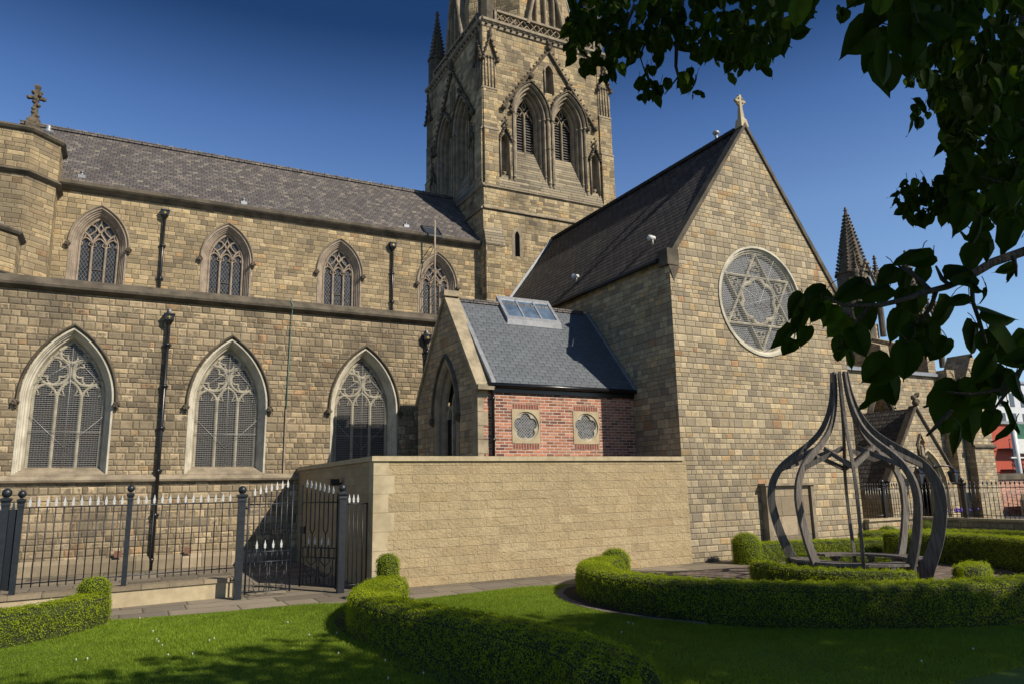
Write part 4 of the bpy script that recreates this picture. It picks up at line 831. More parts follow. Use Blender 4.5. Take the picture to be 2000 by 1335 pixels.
hood(w, MPg, 17.93, a, zs, R, .16, 'dressed_dark', .08, .09)
mb = MB()
for s in (-1, 1): bar(mb, MPg, [(17.93+s*.17, 2), (17.93+s*.17, 4.1)], .06, .24, .1); bar(mb, MPg, arch(17.93+s*.34, .17, 3.75, .34, 3.7, 0, 5), .05, .25, .1)
bar(mb, MPg, arch(17.93, .17, 4.1, .34, 4.05, 0, 5), .05, .25, .1); mb.build('tracery', 'pale', w)
mb = MB(); fill2(mb, MPg, L(-.1), .33); mb.build('glass', 'glass_lattice', w)
mb = MB(); mb.add([(XG+.3, YB-.16, ZEa-.03), (XT-.02, YB-.16, ZEa-.03), (XT-.02, YRr, ZRr), (XG+.3, YRr, ZRr), (XG+.3, YBR+.16, ZEa-.03), (XT-.02, YBR+.16, ZEa-.03)], [(0, 1, 2, 3), (3, 2, 5, 4)]); aroof = mb.build('slate_roof', 'slate_blue', annex)
sa = (ZRr-ZEa+.03)/(YRr-YB+.16)
mb = MB(); x = XG+.36
while x < XT-.3: mb.box(x, x+.44, YRr-.09, YRr+.09, ZRr-.05, ZRr+.05); x += .455
mb.build('ridge_tiles', 'slate', aroof)
mb = MB(); mb.poly([(XG+.30, YB-.17, ZEa+.02), (XG+.30, YRr, ZRr+.05), (XG+.30, YRr, ZRr-.05), (XG+.30, YB-.17, ZEa-.1)], (.11, 0, 0)); mb.build('lead_flashing', 'lead', aroof); mb = MB(); mb.poly([(XT-.09, YB-.17, ZEa+.03), (XT-.09, YRr, ZRr+.06), (XT-.09, YRr, ZRr-.05), (XT-.09, YB-.17, ZEa-.1)], (.07, 0, 0)); mb.build('lead_flashing', 'lead', aroof)
mb = MB(); mb.box(XG+.28, XT-.01, YB-.05, YB-.003, 4.16, 4.36); mb.build('fascia', 'black', annex)
mb = MB(); mb.tube([(XG+.2, YB-.16, 4.33), (XT-.03, YB-.16, 4.33)], .058, 8); mb.build('gutter', 'black', annex)
p = on(963, 800, 1, YB-.08); mb = MB(); mb.tube([(p[0], YB-.16, 4.3), (p[0], YB-.08, 4.15), (p[0], YB-.08, 0)], .042, 8)
for z in (3.0, 4.0): mb.tube([(p[0], YB-.08, z-.04), (p[0], YB-.08, z+.04)], .055, 8)
mb.build('downpipe', 'black', annex)
# skylight
def on_ar(x, y):
    n = np.array([0, -sa, 1.]); d = ray(x, y); p0 = np.array([0, YRr, ZRr]); return EYE+(n@(p0-EYE))/(n@d)*d
Q = [on_ar(*q) for q in ((990, 632), (1092, 639), (1073, 600), (973, 588))]
x0, x1, y0, y1 = 8.72, 10.42, (Q[0][1]+Q[1][1])/2, (Q[2][1]+Q[3][1])/2
x0 = (Q[0][0]+Q[3][0])/2; x1 = (Q[1][0]+Q[2][0])/2
def sq2(i, up): return [(a, b, ZRr-(YRr-b)*sa+up) for a, b in ((x0+i, y0+i), (x1-i, y0+i), (x1-i, y1-i), (x0+i, y1-i))]
sky = empty('skylight', (0, 0, 0), '', ''); del sky['label']; del sky['category']; sky.parent = annex; sky.location = Vector((x0, y0, 6.3))-Vector(annex.location)
mb = MB(); mb.loft([sq2(-.02, .0), sq2(-.02, .15), sq2(.07, .15), sq2(.07, .10)], True, False)
for k in (1, 2):
    xm = x0+(x1-x0)*k/3; mb.poly([(xm-.025, y0+.05, ZRr-(YRr-y0-.05)*sa+.10), (xm-.025, y1-.05, ZRr-(YRr-y1+.05)*sa+.10), (xm-.025, y1-.05, ZRr-(YRr-y1+.05)*sa+.15), (xm-.025, y0+.05, ZRr-(YRr-y0-.05)*sa+.15)], (.05, 0, 0))
mb.build('frame', 'lead', sky)
for k in range(3):
    xa, xb = x0+.07+(x1-x0-.14)*k/3, x0+.07+(x1-x0-.14)*(k+1)/3
    mb = MB(); mb.add([(a, b, ZRr-(YRr-b)*sa+.115) for a, b in ((xa, y0+.07), (xb, y0+.07), (xb, y1-.07), (xa, y1-.07))], [(0, 1, 2, 3)]); mb.build('pane', 'sky_glass', sky)
mb = MB(); mb.add([(a, b, ZRr-(YRr-b)*sa+.012) for a, b in ((x0-.04, y0-.05), (x1+.04, y0-.05), (x1+.04, y0), (x0-.04, y0))], [(0, 1, 2, 3)]); mb.build('lead_apron', 'lead', sky)

# ================================================================== BOUNDARY WALL
bwall = empty('boundary_wall', (4.3, 14.12, 0), 'pale rock-faced sandstone garden wall with flat coping in front of the brick annex', 'wall')
YA = 14.10
mb = MB(); mb.box(4.30, XT+.10, YA, YA+.34, -.2, 2.43); mb.build('front_wall', 'ashlar', bwall)
mb = MB(); mb.box(4.302, 4.64, YA+.34, YN-.02, -.2, 2.43); mb.build('return_wall', 'ashlar', bwall)
mb = MB(); x = 4.25
while x < XT-.05:
    x2 = min(x+.93, XT-.0); mb.box(x, x2-.004, YA-.045, YA+.38, 2.433, 2.53); x = x2
y = YA+.385
while y < YN-.1: y2 = min(y+.9, YN-.05); mb.box(4.25, 4.69, y, y2-.004, 2.433, 2.53); y = y2
mb.build('coping', 'coping', bwall)
mb = MB(); z = 0; k = 0
while z < 2.40:
    wq = (.30, .42)[k % 2]; mb.box(4.294, 4.30+wq, YA-.006, YA+.3, z, min(z+.355, 2.43)); z += .36; k += 1
mb.build('quoins', 'coping', bwall)
p = on(667, 945, 0, 4.28)
fl = empty('wall_floodlight', tuple(p), 'black floodlight on the side of the pale garden wall behind the gate', 'floodlight')
mb = MB(); mb.box(p[0]-.28, p[0]-.08, p[1]-.12, p[1]+.12, p[2]-.02, p[2]+.12); mb.build('lamp_head', 'black', fl); mb = MB(); mb.tube([(p[0], p[1], p[2]+.02), (p[0]-.12, p[1], p[2]+.02)], .025, 6); mb.build('bracket', 'black', fl)

# ================================================================== RAILINGS
def spear(mb, x, y, z, s=1.):
    mb.loft([[(x+a*w_*s, y+b*d_*s, z+h*s) for a, b in ((-1, -1), (1, -1), (1, 1), (-1, 1))] for w_, d_, h in ((.008, .008, 0), (.012, .012, .012), (.010, .010, .03), (.020, .008, .055), (.024, .008, .072), (.014, .007, .10), (.002, .002, .165))])
    mb.box(x-.024*s, x+.024*s, y-.008*s, y+.008*s, z+.022*s, z+.034*s)
def post_geo(x, y, z0, H, w_=.052, parent=None, mat='iron'):
    mb = MB(); sq = lambda w2, z: [(x+a*w2, y+b*w2, z) for a, b in ((-1, -1), (1, -1), (1, 1), (-1, 1))]
    h = H-.16; mb.loft([sq(w_, z0), sq(w_, z0+h-.13)]); mb.loft([sq(w_*1.1, z0+h-.13), sq(w_*1.15, z0+h-.10), sq(w_*1.1, z0+h-.07), sq(w_*1.25, z0+h-.05), sq(w_*1.5, z0+h-.03), sq(w_*1.5, z0+h), sq(w_*.6, z0+h+.01), sq(w_*.4, z0+h+.03)])
    o = mb.build('post', mat, parent); m2 = MB(); m2.ball((x, y, z0+h+.085), .075 if w_ > .05 else .062, 14, 10); m2.build('ball_finial', mat, o if parent else o); return o
A0 = np.array([1.95, 14.50]); ZW = .34
B0 = pZ_ = pd(0, 0, 1) if False else None
def gp(x, y, z=0.): return on(x, y, 2, z)
P1 = gp(467, 1126, ZW)[:2]; P0 = gp(0, 1165, ZW)[:2]
dirw = (P0-P1)/np.linalg.norm(P0-P1); nrm = np.array([-dirw[1], dirw[0]]); nrm = nrm if nrm[1] > 0 else -nrm
lw = empty('low_wall', (P1[0], P1[1], 0), 'low sandstone wall with worn coping carrying the left railings', 'wall')
LL = 7.5
def wq_(t0, t1, n0, n1, z0, z1, mb):
    pts = [P1+dirw*t+nrm*n for t, n in ((t0, n0), (t1, n0), (t1, n1), (t0, n1))]
    mb.loft([[(*q, z0) for q in pts], [(*q, z1) for q in pts]])
mb = MB(); wq_(0.01, LL, .03, .30, -.2, ZW-.075, mb); mb.build('wall_body', 'coping', lw)
mb = MB(); t = 0
while t < LL: wq_(t, t+1.18, 0, .34, ZW-.07, ZW, mb); t += 1.185
mb.build('coping', 'plinthstone', lw)
fence = empty('iron_railing', (P1[0], P1[1], ZW), 'blue-black iron railings with white spearheads and ball-topped posts on the low wall by the nave', 'fence')
def fl_pt(t, n=.17): return P1+dirw*t+nrm*n
def tpx(px):  # distance along the fence line seen at photograph column px
    lo, hi = -1, 9
    for _ in range(40):
        m = (lo+hi)/2; q = fl_pt(m); X = PR((q[0], q[1], 1.2))[0]
        if X > px: lo = m
        else: hi = m
    return lo
tp = [0.06, tpx(249), tpx(34)]
for t in tp[1:]:
    q = fl_pt(t); post_geo(q[0], q[1], ZW, 1.72 if t == tp[1] else 1.66, .042, fence)
ZT = 1.72
mb = MB()
for z in (ZT-.02, .50):
    a, b = fl_pt(0.05), fl_pt(tp[2]); mb.tube([(*a, z), (*b, z)], .013, 4)
mb.build('rail', 'iron', fence)
bar0 = None
for (ta, tb) in ((tp[0], tp[1]), (tp[1], tp[2])):
    n = int(round((tb-ta)/.128))
    for k in range(1, n):
        q = fl_pt(ta+(tb-ta)*k/n)
        if bar0 is None:
            mb = MB(); mb.tube([(*q, .43), (*q, ZT)], .0095, 6); bar0 = mb.build('bar', 'iron', fence); q0 = q
            mb = MB(); spear(mb, q[0], q[1], ZT-.01); fin0 = mb.build('spearhead', 'silver', bar0)
        else:
            b = bar0.copy(); COL.objects.link(b); b.location = Vector((q[0]-q0[0], q[1]-q0[1], 0)); f_ = fin0.copy(); COL.objects.link(f_); f_.parent = b
# gate posts
for (x, y, lab) in ((1.93, 14.46, 'left iron gate post with ball top at the end of the low wall'), (3.72, 14.20, 'right iron gate post with ball top beside the pale garden wall')):
    g_ = empty('gate_post', (x, y, 0), lab, 'gate post', 'iron gate posts'); post_geo(x, y, 0, 2.0, .062, g_)
def gate_leaf(hx, hy, fx, fy, lab, flip=1):
    W = math.hypot(fx-hx, fy-hy); g_ = empty('gate_leaf', (0, 0, 0), lab, 'gate', 'two leaves of the iron garden gate')
    R_ = .0115; mb = MB(); T = lambda pts, r=R_: mb.tube([(u, 0, z) for u, z in pts], r, 5)
    T([(0, .06), (0, 1.78)], .017); T([(W, .06), (W, 2.02)], .017)
    for z in (.10, .62, .80, 1.66): T([(0, z), (W, z)], .013)
    mb.build('frame', 'iron', g_)
    n = 7; b0 = None; xs = [W*(k+1)/(n+1) for k in range(n)]
    for k, u in enumerate(xs):
        f = (k+1)/(n+1); zt = 1.78+.20*(f**.8)
        mb = MB(); zb = .80 if k in (0, 3, 6) else 1.05
        if k in (1, 4): mb.tube([(u, 0, zt), (u, 0, 1.14), (u+.5*W/(n+1), 0, 1.06), (u+.5*W/(n+1), 0, .80)], R_, 5)
        elif k in (2, 5): mb.tube([(u, 0, zt), (u, 0, 1.14), (u-.5*W/(n+1), 0, 1.06)], R_, 5)
        else: mb.tube([(u, 0, zt), (u, 0, .80)], R_, 5)
        b = mb.build('bar', 'iron', g_); mb = MB(); spear(mb, u, 0, zt-.01, .95); mb.build('spearhead', 'silver', b)
    for k in range(4):
        u = W*(.22+.185*k); mb = MB(); mb.tube([(u, 0, .62), (u, 0, .88)], R_, 5); b = mb.build('short_bar', 'iron', g_); mb = MB(); spear(mb, u, 0, .85, .95); mb.build('spearhead', 'silver', b)
    mb = MB()
    for k in range(8): u = W*(k+.5)/8; mb.tube([(u, 0, .62), (u, 0, .80)], .008, 4)
    for c in (.31, .69):
        c *= W; s = W*.10
        mb.tube([(c, 0, .10), (c, 0, .62)], .009, 4)
        for q in (-1, 1):
            mb.tube([(c+q*s*1.25, 0, .62), (c+q*s*1.25, 0, .55), (c, 0, .46)], .010, 4); mb.tube([(c+q*s*1.7, 0, .45), (c+q*s*1.7, 0, .36), (c, 0, .25)], .012, 4)
            mb.tube([(c+q*s*1.3, 0, .25), (c+q*s*1.3, 0, .16), (c+q*s*.9, 0, .10)], .009, 4); mb.tube([(c+q*s*2.2, 0, .10), (c+q*s*2.2, 0, .62)], .009, 4)
    mb.build('scrollwork', 'iron', g_)
    mb = MB(); mb.box(W-.10, W+.02, -.02, .02, 1.06, 1.2) if flip < 0 else mb.box(W-.01, W+.06, -.012, .012, .86, .96); mb.build('lock', 'black', g_)
    mb = MB(); mb.tube([(0, 0, 1.6), (-.11, 0, 1.6)], .018, 6); mb.ball((-.03, 0, 1.6), .03, 7, 5); mb.tube([(0, 0, .12), (-.11, 0, .12)], .018, 6); mb.build('hinge', 'iron', g_)
    g_.location = (hx, hy, 0); g_.rotation_euler = (0, 0, math.atan2(fy-hy, fx-hx)); return g_
gate_leaf(2.06, 14.50, 2.86, 14.56, 'left gate leaf with white spearheads standing beside the low wall end')
gate_leaf(3.66, 14.32, 3.16, 15.12, 'right gate leaf swung back inwards beside the dark return wall', -1)
# short panel between gate post and wall
sp = empty('railing_panel', (3.8, 14.2, 0), 'short iron railing panel with three white spearheads between gate post and garden wall', 'fence')
mb = MB(); mb.tube([(3.76, 14.22, 1.62), (4.27, 14.34, 1.62)], .012, 4); mb.tube([(3.76, 14.22, .12), (4.27, 14.34, .12)], .012, 4); mb.tube([(4.25, 14.34, 0), (4.25, 14.34, 1.63)], .014, 5); mb.tube([(4.16, 14.32, 0), (4.16, 14.32, 1.62)], .014, 5); mb.build('frame', 'iron', sp)
for k in range(3):
    x = 3.87+.09*k; y = 14.245+.021*k; mb = MB(); mb.tube([(x, y, .1), (x, y, 1.66)], .0095, 5); b = mb.build('bar', 'iron', sp); mb = MB(); spear(mb, x, y, 1.64); mb.build('spearhead', 'silver', b)
# solid far gate at the left
q = fl_pt(tp[2]); q2 = q+nrm*1.0+dirw*.35
sg = empty('solid_gate', (q[0], q[1], .34), 'dark sheet-metal gate with white spearheads at the left end of the railings', 'gate')
qa = fl_pt(tpx(6)); 
mb = MB(); a_ = np.array(fl_pt(tp[2]+.06))+nrm*.05; b_ = a_+nrm*1.25+dirw*.55
for k in range(6):
    c_, d_ = a_+(b_-a_)*k/6, a_+(b_-a_)*(k+.93)/6; n_ = np.array([.02, .012])
    mb.loft([[(*c_, z), (*d_, z), (*(d_+n_), z), (*(c_+n_), z)] for z in (.4, 1.68)])
mb.build('sheet_panel', 'iron', sg)
for k in range(7):
    c_ = a_+(b_-a_)*(k+.5)/7; mb = MB(); spear(mb, c_[0], c_[1], 1.66); mb.build('spearhead', 'silver', sg)
qb = qa; post_geo(qa[0]-.0, qa[1]-.15, 0.2, 1.82, .052, sg)

# ---- right hand garden wall and railings
rw = empty('garden_wall', (18.6, 14, 0), 'long low stone wall with black spiked railings at the right of the garden', 'wall')
ZR2 = .80
mb = MB(); mb.box(18.5, 20.85, 14.0, 14.3, -.3, ZR2-.06); mb.box(20.6, 20.9, 4.0, 14.0, -.3, ZR2-.06); mb.build('wall_body', 'transept', rw)
mb = MB(); mb.box(18.49, 20.93, 13.96, 14.34, ZR2-.06, ZR2); mb.box(20.56, 20.94, 4.0, 13.955, ZR2-.06, ZR2); mb.build('coping', 'coping', rw)
rf = empty('iron_railing', (18.6, 14.1, ZR2), 'black spiked iron railings on the long low wall at the right of the garden', 'fence')
def rail_run(a, b, sp_, first=[None]):
    a, b = np.array(a), np.array(b); n = int(np.linalg.norm(b-a)/sp_)
    m2 = MB(); m2.tube([(*a, ZR2+.82), (*b, ZR2+.82)], .012, 4); m2.tube([(*a, ZR2+.08), (*b, ZR2+.08)], .012, 4); m2.build('rail', 'black', rf)
    for k in range(n):
        q = a+(b-a)*(k+.5)/n
        if first[0] is None:
            m2 = MB(); m2.tube([(*q, ZR2), (*q, ZR2+.92)], .010, 5); m2.lathe((*q, ZR2+.90), [(.012, 0), (.024, .03), (.018, .05), (.002, .10)], 6); o = m2.build('bar', 'black', rf); first[0] = (o, q)
        else:
            o = first[0][0].copy(); COL.objects.link(o); o.location = Vector((q[0]-first[0][1][0], q[1]-first[0][1][1], 0))+Vector(first[0][0].location)
rail_run((18.65, 14.15), (20.7, 14.15), .105); rail_run((20.75, 14.1), (20.75, 9.4), .115)
def ypx(px):
    lo, hi = 5., 14.
    for _ in range(40):
        m = (lo+hi)/2
        if PR((20.75, m, 1.3))[0] > px: lo = m
        else: hi = m
    return lo
for (x, y) in ((19.45, 14.15), (20.75, ypx(1883))):
    post_geo(x, y, ZR2, 1.10, .05, rf, 'black')

# ================================================================== FOLIAGE HELPERS
def leaf_cloud(P, N, size, aspect=.62, jitter=.6, fold=.0):
    """rhombic leaf quads at points P with normals N"""
    n = len(P); nr = N+RNG.normal(0, jitter, (n, 3)); nr /= np.linalg.norm(nr, axis=1)[:, None]
    t = np.cross(nr, RNG.normal(0, 1, (n, 3))); t /= np.linalg.norm(t, axis=1)[:, None]; b = np.cross(nr, t)
    s = size*(.65+.7*RNG.random(n))[:, None]
    V = np.stack([P-t*s*.5, P-b*s*.5*aspect+nr*s*.08, P+t*s*.5, P+b*s*.5*aspect+nr*s*.08], 1).reshape(-1, 3)
    return V, np.arange(4*n).reshape(n, 4)
def hedge(name, label, path, hw, H, dens=6200, size=.0178, cap_dome=None, group='clipped box hedges', mat='box', zf=None, wob=.03):
    """path: ground polyline of the centre; rounded-top box hedge"""
    P = np.array(path, float); 
    # resample
    d = np.r_[0, np.cumsum(np.linalg.norm(np.diff(P, axis=0), axis=1))]; n = max(8, int(d[-1]/.12)); s = np.linspace(0, d[-1], n)
    # smooth by chaikin
    Q = P.copy()
    for _ in range(3): Q = np.vstack([Q[:1]]+[np.array([.75*Q[i]+.25*Q[i+1], .25*Q[i]+.75*Q[i+1]]) for i in range(len(Q)-1)]+[Q[-1:]])
    d = np.r_[0, np.cumsum(np.linalg.norm(np.diff(Q, axis=0), axis=1))]; s = np.linspace(0, d[-1], n); C_ = np.stack([np.interp(s, d, Q[:, k]) for k in (0, 1)], 1)
    T = np.gradient(C_, axis=0); T /= np.linalg.norm(T, axis=1)[:, None]; Nn = np.stack([-T[:, 1], T[:, 0]], 1)
    prof = [(-1, 0), (-1.02, .35), (-1.0, .7), (-.95, .88), (-.84, .96), (-.66, 1.0), (0, 1.01), (.66, 1.0), (.84, .96), (.95, .88), (1.0, .7), (1.02, .35), (1, 0)]
    root = empty(name, (float(C_[n//2][0]), float(C_[n//2][1]), 0), label, 'hedge', group)
    Hs = np.full(n, H) if zf is None else np.array([zf(t) for t in np.linspace(0, 1, n)])*H
    mb = MB(); loops = []
    for i in range(n):
        e = min(i, n-1-i)*(d[-1]/n); tp = min(1, math.sqrt(max(0, 1-(1-min(1, e/(hw)))**2))*.8+.2)
        loops.append([(C_[i][0]+Nn[i][0]*a*hw*.95*tp, C_[i][1]+Nn[i][1]*a*hw*.95*tp, b*Hs[i]*.965*(.9+.1*tp)) for a, b in prof])
    mb.loft(loops, False, False, True); mb.add([p for p in loops[0]], [tuple(range(len(prof)))]); mb.add([p for p in loops[-1]], [tuple(range(len(prof)))])
    mb.build('twigs', 'hedge_core', root)
    # leaves
    area = 0; cents = []; Lp = np.array(loops); 
    pa = np.array(prof); seg = np.hypot(np.diff(pa[:, 0])*hw, np.diff(pa[:, 1])*H); per = seg.sum(); m = int(per*d[-1]*dens)
    k = RNG.choice(len(seg), m, p=seg/per); f = RNG.random(m); ti = RNG.random(m)*(n-1.001); i0 = ti.astype(int); fr = (ti-i0)[:, None]
    def pt(i, kk, ff): return Lp[i, kk]*(1-ff[:, None])+Lp[i, kk+1]*ff[:, None]
    Pp = pt(i0, k, f)*(1-fr)+pt(i0+1, k, f)*fr
    cen = np.c_[C_[i0]*(1-fr)+C_[i0+1]*fr, Hs[i0]*.45]; nn = Pp-cen; 
    topm = (k >= 5) & (k <= 6); edg = ((k >= 3) & (k <= 4)) | ((k >= 7) & (k <= 8)); nn[topm] *= [.2, .2, 3]; nn[edg] *= [1, 1, 1.6]; nn[~(topm | edg)] *= [1, 1, .15]; nn /= np.linalg.norm(nn, axis=1)[:, None]
    bumpy = (np.sin(Pp[:, 0]*23+1)*np.sin(Pp[:, 1]*21+2)*np.sin(Pp[:, 2]*27+.5))[:, None]*wob*.8
    Pp = Pp+nn*(np.abs(RNG.normal(0, 1, (m, 1)))*.013+.010+bumpy)
    sh = RNG.random(m) < .035; Pp[sh] += nn[sh]*RNG.uniform(.01, .045, (sh.sum(), 1))
    V, Fc = leaf_cloud(Pp, nn, size)
    # end caps
    for (ci, sgn) in ((0, -1), (n-1, 1)):
        mm = int(dens*hw*1.9*H); a = (RNG.random(mm)*2-1)*.95; z = RNG.random(mm)*Hs[ci]*.95
        tp = .2+.8*np.sqrt(np.clip(1-a*a, 0, 1))*0
        cp = np.c_[C_[ci]+Nn[ci]*(a*hw*.25)[:, None]+T[ci]*sgn*.03, z]
        V2, F2 = leaf_cloud(cp, np.tile(np.r_[T[ci]*sgn, 0], (mm, 1)), size); V = np.vstack([V, V2]); Fc = np.vstack([Fc, F2+len(Fc)*4])
    c3 = V.reshape(-1, 4, 3).mean(1); lowf = .18*np.sin(c3[:, 0]*3.1+c3[:, 1]*2.3)+.12*np.sin(c3[:, 0]*7+c3[:, 2]*9); keep = RNG.random(len(c3)) > np.where(c3[:, 2] < .13, .45, 0)+.35*(np.sin(c3[:, 0]*5.3+c3[:, 1]*4.1)*np.sin(c3[:, 2]*11+c3[:, 0]*3) > .72)
    V = V.reshape(-1, 4, 3)[keep].reshape(-1, 3); Fc = np.arange(len(V)).reshape(-1, 4)
    merge_np('foliage', V, Fc, mat, root, np.clip(RNG.normal(.5, .24, len(Fc))+lowf[keep], 0, 1)); return root
def dome(label, x, y, r, H, z0=0., dens=6200, size=.0178, name='topiary_dome', squash=.8):
    root = empty(name, (x, y, 0), label, 'topiary', 'topiary domes at the hedge ends')
    mb = MB(); prof = [(r*.93, z0), (r*.97, z0+(H-r*squash)*.6), (r*.95, z0+H-r*squash)]+[(r*.95*math.cos(t), z0+H-r*squash+(r*squash*.96)*math.sin(t)) for t in (.4, .8, 1.2, 1.5)]
    mb.lathe((x, y, 0), prof, 18); mb.build('twigs', 'hedge_core', root)
    m = int(dens*(2*math.pi*r*(H-r*squash)+2*math.pi*r*r)); mc = int(m*(H-r*squash)/(H-r*squash+r)); an = RNG.random(m)*2*math.pi; z = RNG.random(m)*(H-r*squash)
    sph = np.arange(m) >= mc; u = RNG.random(m); ph = np.arcsin(u)
    rr = np.where(sph, r*np.cos(ph), r); zz = np.where(sph, H-r*squash+r*squash*np.sin(ph), z)
    Pp = np.c_[x+rr*np.cos(an), y+rr*np.sin(an), z0+zz]; nn = np.c_[np.cos(an)*np.where(sph, np.cos(ph), 1), np.sin(an)*np.where(sph, np.cos(ph), 1), np.where(sph, np.sin(ph), 0)]
    Pp += nn*(RNG.normal(0, .014, (m, 1))+.005)
    V, Fc = leaf_cloud(Pp, nn, size); merge_np('foliage', V, Fc, 'box', root, np.clip(RNG.normal(.5, .25, m), 0, 1)); return root
g2 = lambda x, y, z=0.: tuple(gp(x, y, z)[:2])

# centre S hedge (centre line worked out from its outer base line)
hedge('box_hedge', 'curved box hedge running from beside the gate across the middle of the lawn', [(4.13, 12.75), (4.05, 12.3), (3.75, 11.85), (3.48, 11.35), (3.22, 10.6), (3.10, 9.8), (3.18, 8.9), (3.28, 8.2), (3.5, 7.4), (3.66, 6.7), (3.74, 6.0), (3.65, 5.3), (3.4, 4.7)], .33, .49, zf=lambda t: .84+.24*min(1, t*1.6))
dome('small clipped box dome at the gate end of the middle hedge', 4.17, 12.75, .19, .78)
# left hedge
hedge('box_hedge', 'bright box hedge curving up from the bottom left corner of the lawn', [(-.30, 13.35), (-.34, 12.95), (-.62, 12.45), (-1.1, 12.0), (-1.7, 11.65), (-2.6, 11.3), (-4, 11.1)], .26, .44)
dome('clipped box dome at the right end of the left hedge', -.30, 13.25, .22, .66)
# big arc hedge
hedge('box_hedge', 'long curved box hedge in front of the timber pavilion, running to the right edge', [(9.0, 12.75), (8.35, 12.45), (7.65, 11.6), (7.18, 10.6), (7.12, 9.7), (7.3, 8.75), (7.72, 7.95), (8.35, 7.25), (9.1, 6.75), (10.2, 6.25), (11.6, 5.9), (13.2, 5.8)], .31, .53, zf=lambda t: .88+.12*min(1, t*2))
dome('clipped box dome at the path end of the long front hedge', 9.0, 12.78, .30, .60)
# hedges round the pavilion
PC = np.array([12.43, 9.70]); vdir = PC/np.linalg.norm(PC); rgt = np.array([vdir[1], -vdir[0]])
def pdir(deg): a = rad(deg); return -vdir*math.cos(a)+rgt*math.sin(a)   # 0 = towards the lawn, 90 = right
ring = lambda a0, a1, r: [tuple(PC+pdir(a)*r) for a in np.linspace(a0, a1, 9)]
hedge('box_hedge', 'short low box hedge directly in front of the timber pavilion', ring(-80, 27, 1.80), .24, .40)
hedge('box_hedge', 'stub of low box hedge at the right foot of the timber pavilion', ring(56, 92, 1.86), .24, .42)
hedge('box_hedge', 'low box hedge behind the benches of the timber pavilion', ring(150, 225, 1.95), .22, .32)
hedge('box_hedge', 'back box hedge running from the large dome past the stone panel', [(13.3, 13.35), (14.2, 13.45), (15.2, 13.2), (16.3, 12.7), (17.1, 12.3)], .26, .44)
dome('large clipped box dome at the left end of the back hedge', 13.2, 13.35, .33, .70)
hedge('box_hedge', 'box hedge along the foot of the right garden wall', [(17.6, 13.6), (18.6, 13.4), (19.8, 12.7), (20.2, 11.5), (20.2, 9.8), (19.8, 8.0)], .30, .52)
dome('round box ball standing against the church corner behind the pavilion', 18.9, 15.2 if False else 13.72, .28, .62, dens=3000)
dome('small box dome in front of the right garden wall behind the pavilion', 20.1, 13.35, .32, .72, dens=3000)
hedge('box_hedge', 'tall shaded box hedge at the right edge behind the pavilion', [(16.4, 12.0), (16.75, 11.2), (16.8, 10.2), (16.6, 9.2), (16.2, 8.3), (15.6, 7.5)], .36, .66)

# ================================================================== PAVILION
pav = empty('timber_pavilion', (float(PC[0]), float(PC[1]), 0), 'onion-shaped open pavilion of curved silvered oak ribs with a ring of benches', 'pavilion')
PROF = [(1.02, 0), (1.12, .30), (1.27, .62), (1.39, .98), (1.47, 1.40), (1.48, 1.62), (1.43, 1.88), (1.28, 2.14), (1.02, 2.36), (.70, 2.58), (.45, 2.82), (.29, 3.12), (.19, 3.45), (.15, 3.75), (.14, 3.99)]
def smooth_prof(P, n=34):
    Q = np.array(P, float)
    for _ in range(3): Q = np.vstack([Q[:1]]+[np.array([.75*Q[i]+.25*Q[i+1], .25*Q[i]+.75*Q[i+1]]) for i in range(len(Q)-1)]+[Q[-1:]])
    d = np.r_[0, np.cumsum(np.linalg.norm(np.diff(Q, axis=0), axis=1))]; s = np.linspace(0, d[-1], n); return np.stack([np.interp(s, d, Q[:, k]) for k in (0, 1)], 1)
PF = smooth_prof(PROF)
RIBS = [3, 44, 80, 140, 184, 276, 322]
for deg in RIBS:
    e = pdir(deg); tn = np.array([-e[1], e[0]]); th = .028; loops = []
    for i, (r, z) in enumerate(PF):
        a = PF[min(i+1, len(PF)-1)]-PF[max(i-1, 0)]; a /= np.linalg.norm(a); nrm2 = np.array([a[1], -a[0]]); f = i/(len(PF)-1)
        wd = .098*(1-f)+.032*f + (.035 if deg == 80 else 0)*(1-f); loops.append([])
        for s1, s2 in ((-1, -1), (1, -1), (1, 1), (-1, 1)):
            rr = r+nrm2[0]*wd*s1; zz = z+nrm2[1]*wd*s1; loops[-1].append((PC[0]+e[0]*rr+tn[0]*th*s2, PC[1]+e[1]*rr+tn[1]*th*s2, max(0, zz)))
    mb = MB(); mb.loft(loops); mb.build('rib', 'wood', pav, bevel=.006)
def beam(mb, a, b, w_, h):
    a, b = Vector(a), Vector(b); t = (b-a).normalized(); s = t.cross(Vector((0, 0, 1))).normalized(); u = s.cross(t)
    mb.loft([[p+s*w_*i+u*h*j for i, j in ((-1, -1), (1, -1), (1, 1), (-1, 1))] for p in (a, b)])
def pr_at(deg, r, z): e = pdir(deg); return (PC[0]+e[0]*r, PC[1]+e[1]*r, z)
order = RIBS
for i in range(len(order)):
    a, b = order[i], order[(i+1) % len(order)]; b = b+(360 if b < a else 0)
    m_ = (a+b)/2
    for (s, t) in ((a, b), (b, a)):
        mb = MB(); beam(mb, pr_at(s, 1.26, 2.12), pr_at(s+(t-s)*.80, .78, 2.48), .024, .042); mb.build('brace', 'wood', pav)
